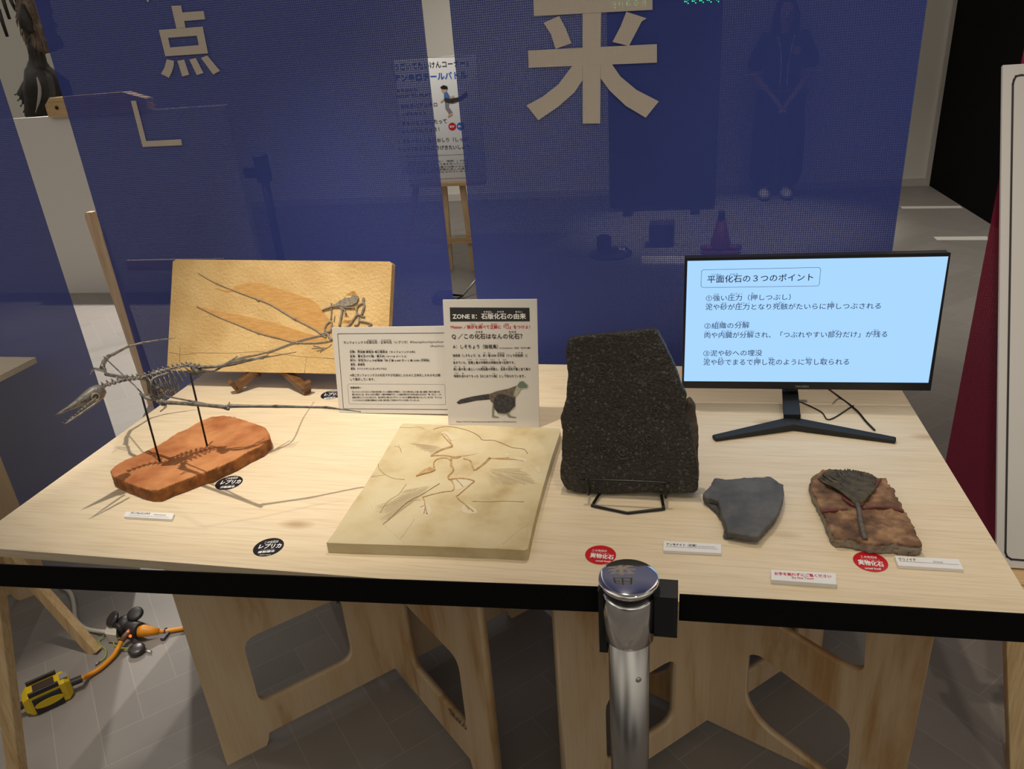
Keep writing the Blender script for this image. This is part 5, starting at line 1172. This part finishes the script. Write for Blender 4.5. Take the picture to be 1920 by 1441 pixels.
loft([sec(-.04, .017, .012, .05), sec(.10, .027, .003, .062), sec(.92, .027, .003, .062), sec(1.04, .017, .012, .052)], 'body', M_yellow)
loft([sec(.16, .030, .001, .052), sec(.80, .030, .001, .052)], 'bumper', M_rubber)
for s in (-1, 1):
    c0 = a+d*L*.13; c1 = a+d*L*.80; MB().bar(V3((c0.x, c0.y, .066))+x*s*.025, V3((c1.x, c1.y, .066))+x*s*.025, .007, .014).build('guard_rail', M_rubber, t, bevel=.002)
c0 = a+d*L*.48; MB().box((c0.x, c0.y, .0635), (.05, .03, .004), 0, math.atan2(d.y, d.x)).build('rating_plate', mat('dark_label', (.05, .03, .02), .4), t)
c0 = a+d*L*.93; MB().box((c0.x, c0.y, .064), (.018, .022, .003), 0, math.atan2(d.y, d.x)).build('test_button', mat('grey_button', (.25, .25, .26), .4), t)
c0 = a+d*L*.5-Z*0; side = x if x.dot(CAM-a) > 0 else -x
MB().prism([V3((c0.x, c0.y, .028))+side*.0302+d*math.cos(q)*.034+Z*math.sin(q)*.011 for q in [i*math.pi/12 for i in range(24)]], side*.0012).build('side_window', M_yellow, t)
MB().tube([a-d*.005-Z*.004, a-d*.03-Z*.008], .010, 12).build('gland', M_rubber, t); MB().tube([b+d*.0-Z*.004, b+d*.03-Z*.006], .010, 12).build('gland', M_rubber, t)
# orange cable between breaker and tap
P = [b+d*.028-Z*.006, fz(880, 990, .012), fz(1000, 920, .009), fz(1120, 810, .010), fz(1180, 720, .016), fz(1215, 650, .026)]
o = MB().tube(cr(P, 6), .0068, 10).build('orange_cable', M_orange, loc=P[2], smooth=True); props(o, 'thick orange cable curving from the yellow breaker up to the black socket tap', 'cable')
# triple socket tap
tc_ = fz(1290, 560, .0)
t = thing('socket_tap', 'black rubber three way socket tap with open lids on the floor at left', 'socket tap', tc_)
cc = tc_+Z*.030
e1, e2, e3 = fz(1170, 545, .030), fz(1400, 545, .030), fz(1345, 430, .036)
MB().ball(cc, (.030, .030, .028), n=16).build('body', M_rubber, t, smooth=True)
for e in (e1, e2, e3):
    dd = (e-cc).normalized(); MB().lathe([(.020, 0), (.022, .02), (.024, (e-cc).length-.004), (.021, (e-cc).length)], cc, 20, 0, dd).build('socket', M_rubber, t, smooth=True)
for q, nrm in (((1140, 430, .05), (-.35, -.5, .8)), ((1360, 385, .055), (.1, -.3, .9)), ((1370, 740, .008), (.1, -.1, 1))):
    MB().lathe([(.020, 0), (.023, .003), (.023, .008), (.016, .012)], fz(*q), 22, 0, nrm).build('lid', mat('smoky_rubber_lid', (.035, .032, .034), .35) if q[1] != 385 else M_rubber, t, smooth=True)
for q0, q1 in (((1180, 480, .045), (1240, 470, .045)), ((1330, 640, .020), (1400, 690, .012))):
    MB().bar(fz(*q0), fz(*q1), .012, .006).build('hinge', M_rubber, t)
for x_, y_ in ((1283, 553), (1303, 597)): MB().ball(fz(x_, y_, .040), .0045, n=8).build('indicator_lamp', M_orred, t)
MB().tube([fz(1215, 650, .026), fz(1250, 600, .030), fz(1310, 545, .036)], [.008, .009, .010], 10).build('strain_relief', mat('brown_sleeve', (.12, .06, .025), .5), t, smooth=True)
# orange plug and its cable going right
t = thing('orange_plug', 'orange plug and cord leaving the right side of the socket tap', 'plug', fz(1460, 545, 0))
MB().tube([fz(1395, 545, .028), fz(1440, 545, .027), fz(1520, 548, .022), fz(1590, 552, .017)], [.018, .018, .013, .009], 14).build('plug_body', M_orange, t, smooth=True)
P = [fz(1580, 552, .016), fz(1660, 548, .010), fz(1760, 532, .008), fz(1860, 515, .008), fz(2000, 480, .008)]
MB().tube(cr(P, 5), .0065, 10).build('cord', M_orange, t, smooth=True)
MB().tube([fz(1650, 545, .010), fz(1664, 544, .010)], .0095, 12).build('cable_tie', mat('purple_tape', (.05, .04, .06), .4), t)
MB().box(fz(1652, 595, .006), (.012, .03, .010)).build('tape_flag', mat('purple_tape_flag', (.07, .055, .08), .35), t)
# white plug with its cord going left behind the easel leg
t = thing('white_plug', 'cream plug and cord entering the left side of the socket tap', 'plug', fz(1100, 560, 0))
MB().prism([fz(*q, .036) for q in ((1165, 490), (1070, 505), (1045, 545), (1050, 575), (1160, 590))], (0, 0, -.030)).build('plug_body', M_cream, t, bevel=.004)
P = [fz(1055, 555, .018), fz(960, 545, .010), fz(870, 525, .007), fz(800, 480, .007), fz(755, 420, .007), fz(742, 300, .007), fz(720, 200, .007), fz(680, 140, .007), fz(600, 100, .007)]
MB().tube(cr(P, 5), .0062, 10).build('cord', M_cream, t, smooth=True)
# earth wires
for lab, P, e in (('green earth wire with a metal lug, left of the orange cable', [(1040, 590, .012), (990, 640, .006), (1010, 690, .004), (1060, 740, .003), (1050, 810, .003), (1000, 850, .004)], (950, 885, .004)), ('green earth wire with a metal lug, under the black socket tap', [(1200, 615, .02), (1140, 645, .010), (1150, 695, .008), (1210, 715, .014), (1330, 722, .010), (1430, 740, .006)], (1515, 758, .005))):
    Q = [fz(*p) for p in P]; t = thing('earth_wire', lab, 'wire', V3((Q[2].x, Q[2].y, 0)), 'earth wires of the tap')
    MB().tube(cr(Q, 5), .0019, 6).build('wire', M_lime_w, t, smooth=True); MB().tube([Q[-1], fz(*e)], [.003, .0045], 8, flat=.5).build('lug', M_steel, t, smooth=True)

# ================================================================== EASELS BESIDE THE TABLE
t = thing('pine_easel', 'pine easel legs standing on the floor left of the table, beside the yellow breaker', 'easel', (-.31, .30, 0))
a = V3((-.312, .442, 0)); q = at_y(74, 1103, .452); dd = (q-a)/q.z
MB().bar(a, a+dd*.60, .036, .024, (0, 1, 0)).build('leg', M_bar, t, bevel=.002)
a2 = at_y(32, 1441, .02); q2_ = at_y(5, 1225, .05); dd = (q2_-a2)/(q2_.z-a2.z)
MB().bar(a2-dd*a2.z, a2+dd*.62, .036, .024, (0, 1, 0)).build('leg', M_bar, t, bevel=.002)
t = thing('pine_easel', 'pine easel standing at the right edge of the photo, holding the white board', 'easel', (2.05, .38, 0))
by, bz, lean_ = .45, .487, .452
a = V3((2.052, .385, 0)); q = at_y(1905, 1215, .40); dd = (q-a)/q.z
MB().bar(a, a+dd*.478, .042, .024, (0, 1, 0)).build('leg', M_bar, t, bevel=.002)
MB().bar(V3((2.85, .385, 0)), V3((2.80, .42, .478)), .042, .024, (0, 1, 0)).build('leg', M_bar, t, bevel=.002)
MB().bar(V3((2.40, .965, 0)), V3((2.40, .905, 1.28)), .042, .024, (0, 1, 0)).build('back_leg', M_bar, t, bevel=.002)
led = at_y(1897, 1077, .43)
MB().fbox((led.x, .405, bz-.024), (.95, 0, 0), (0, .075, 0), (0, 0, .022)).build('ledge', M_barx, t, bevel=.002)
t = thing('white_board', 'large white panel with a rounded black outline, on the easel at far right', 'sign', (2.4, by, bz))
n = V3((0, -math.cos(lean_), math.sin(lean_))); b0 = V3((1.944, by, bz)); up = V3((0, math.sin(lean_), math.cos(lean_)))
bl, tl = at_p(1868, 1062, b0, n), at_p(1880, 122, b0, n); h = (tl-bl).length
MB().fbox(bl, V3((.95, 0, 0)), tl-bl, -n*.007).build('panel', M_white, t, bevel=.001)
sh = Sheet(b0, n, .0005); sh.line('outline', [(1960, 141), (1914, 141), (1905, 143), (1901, 150), (1899, 158), (1885, 1035), (1888, 1043), (1896, 1048), (1960, 1053)], .004)
sh.build(t, dict(outline=M_ink))
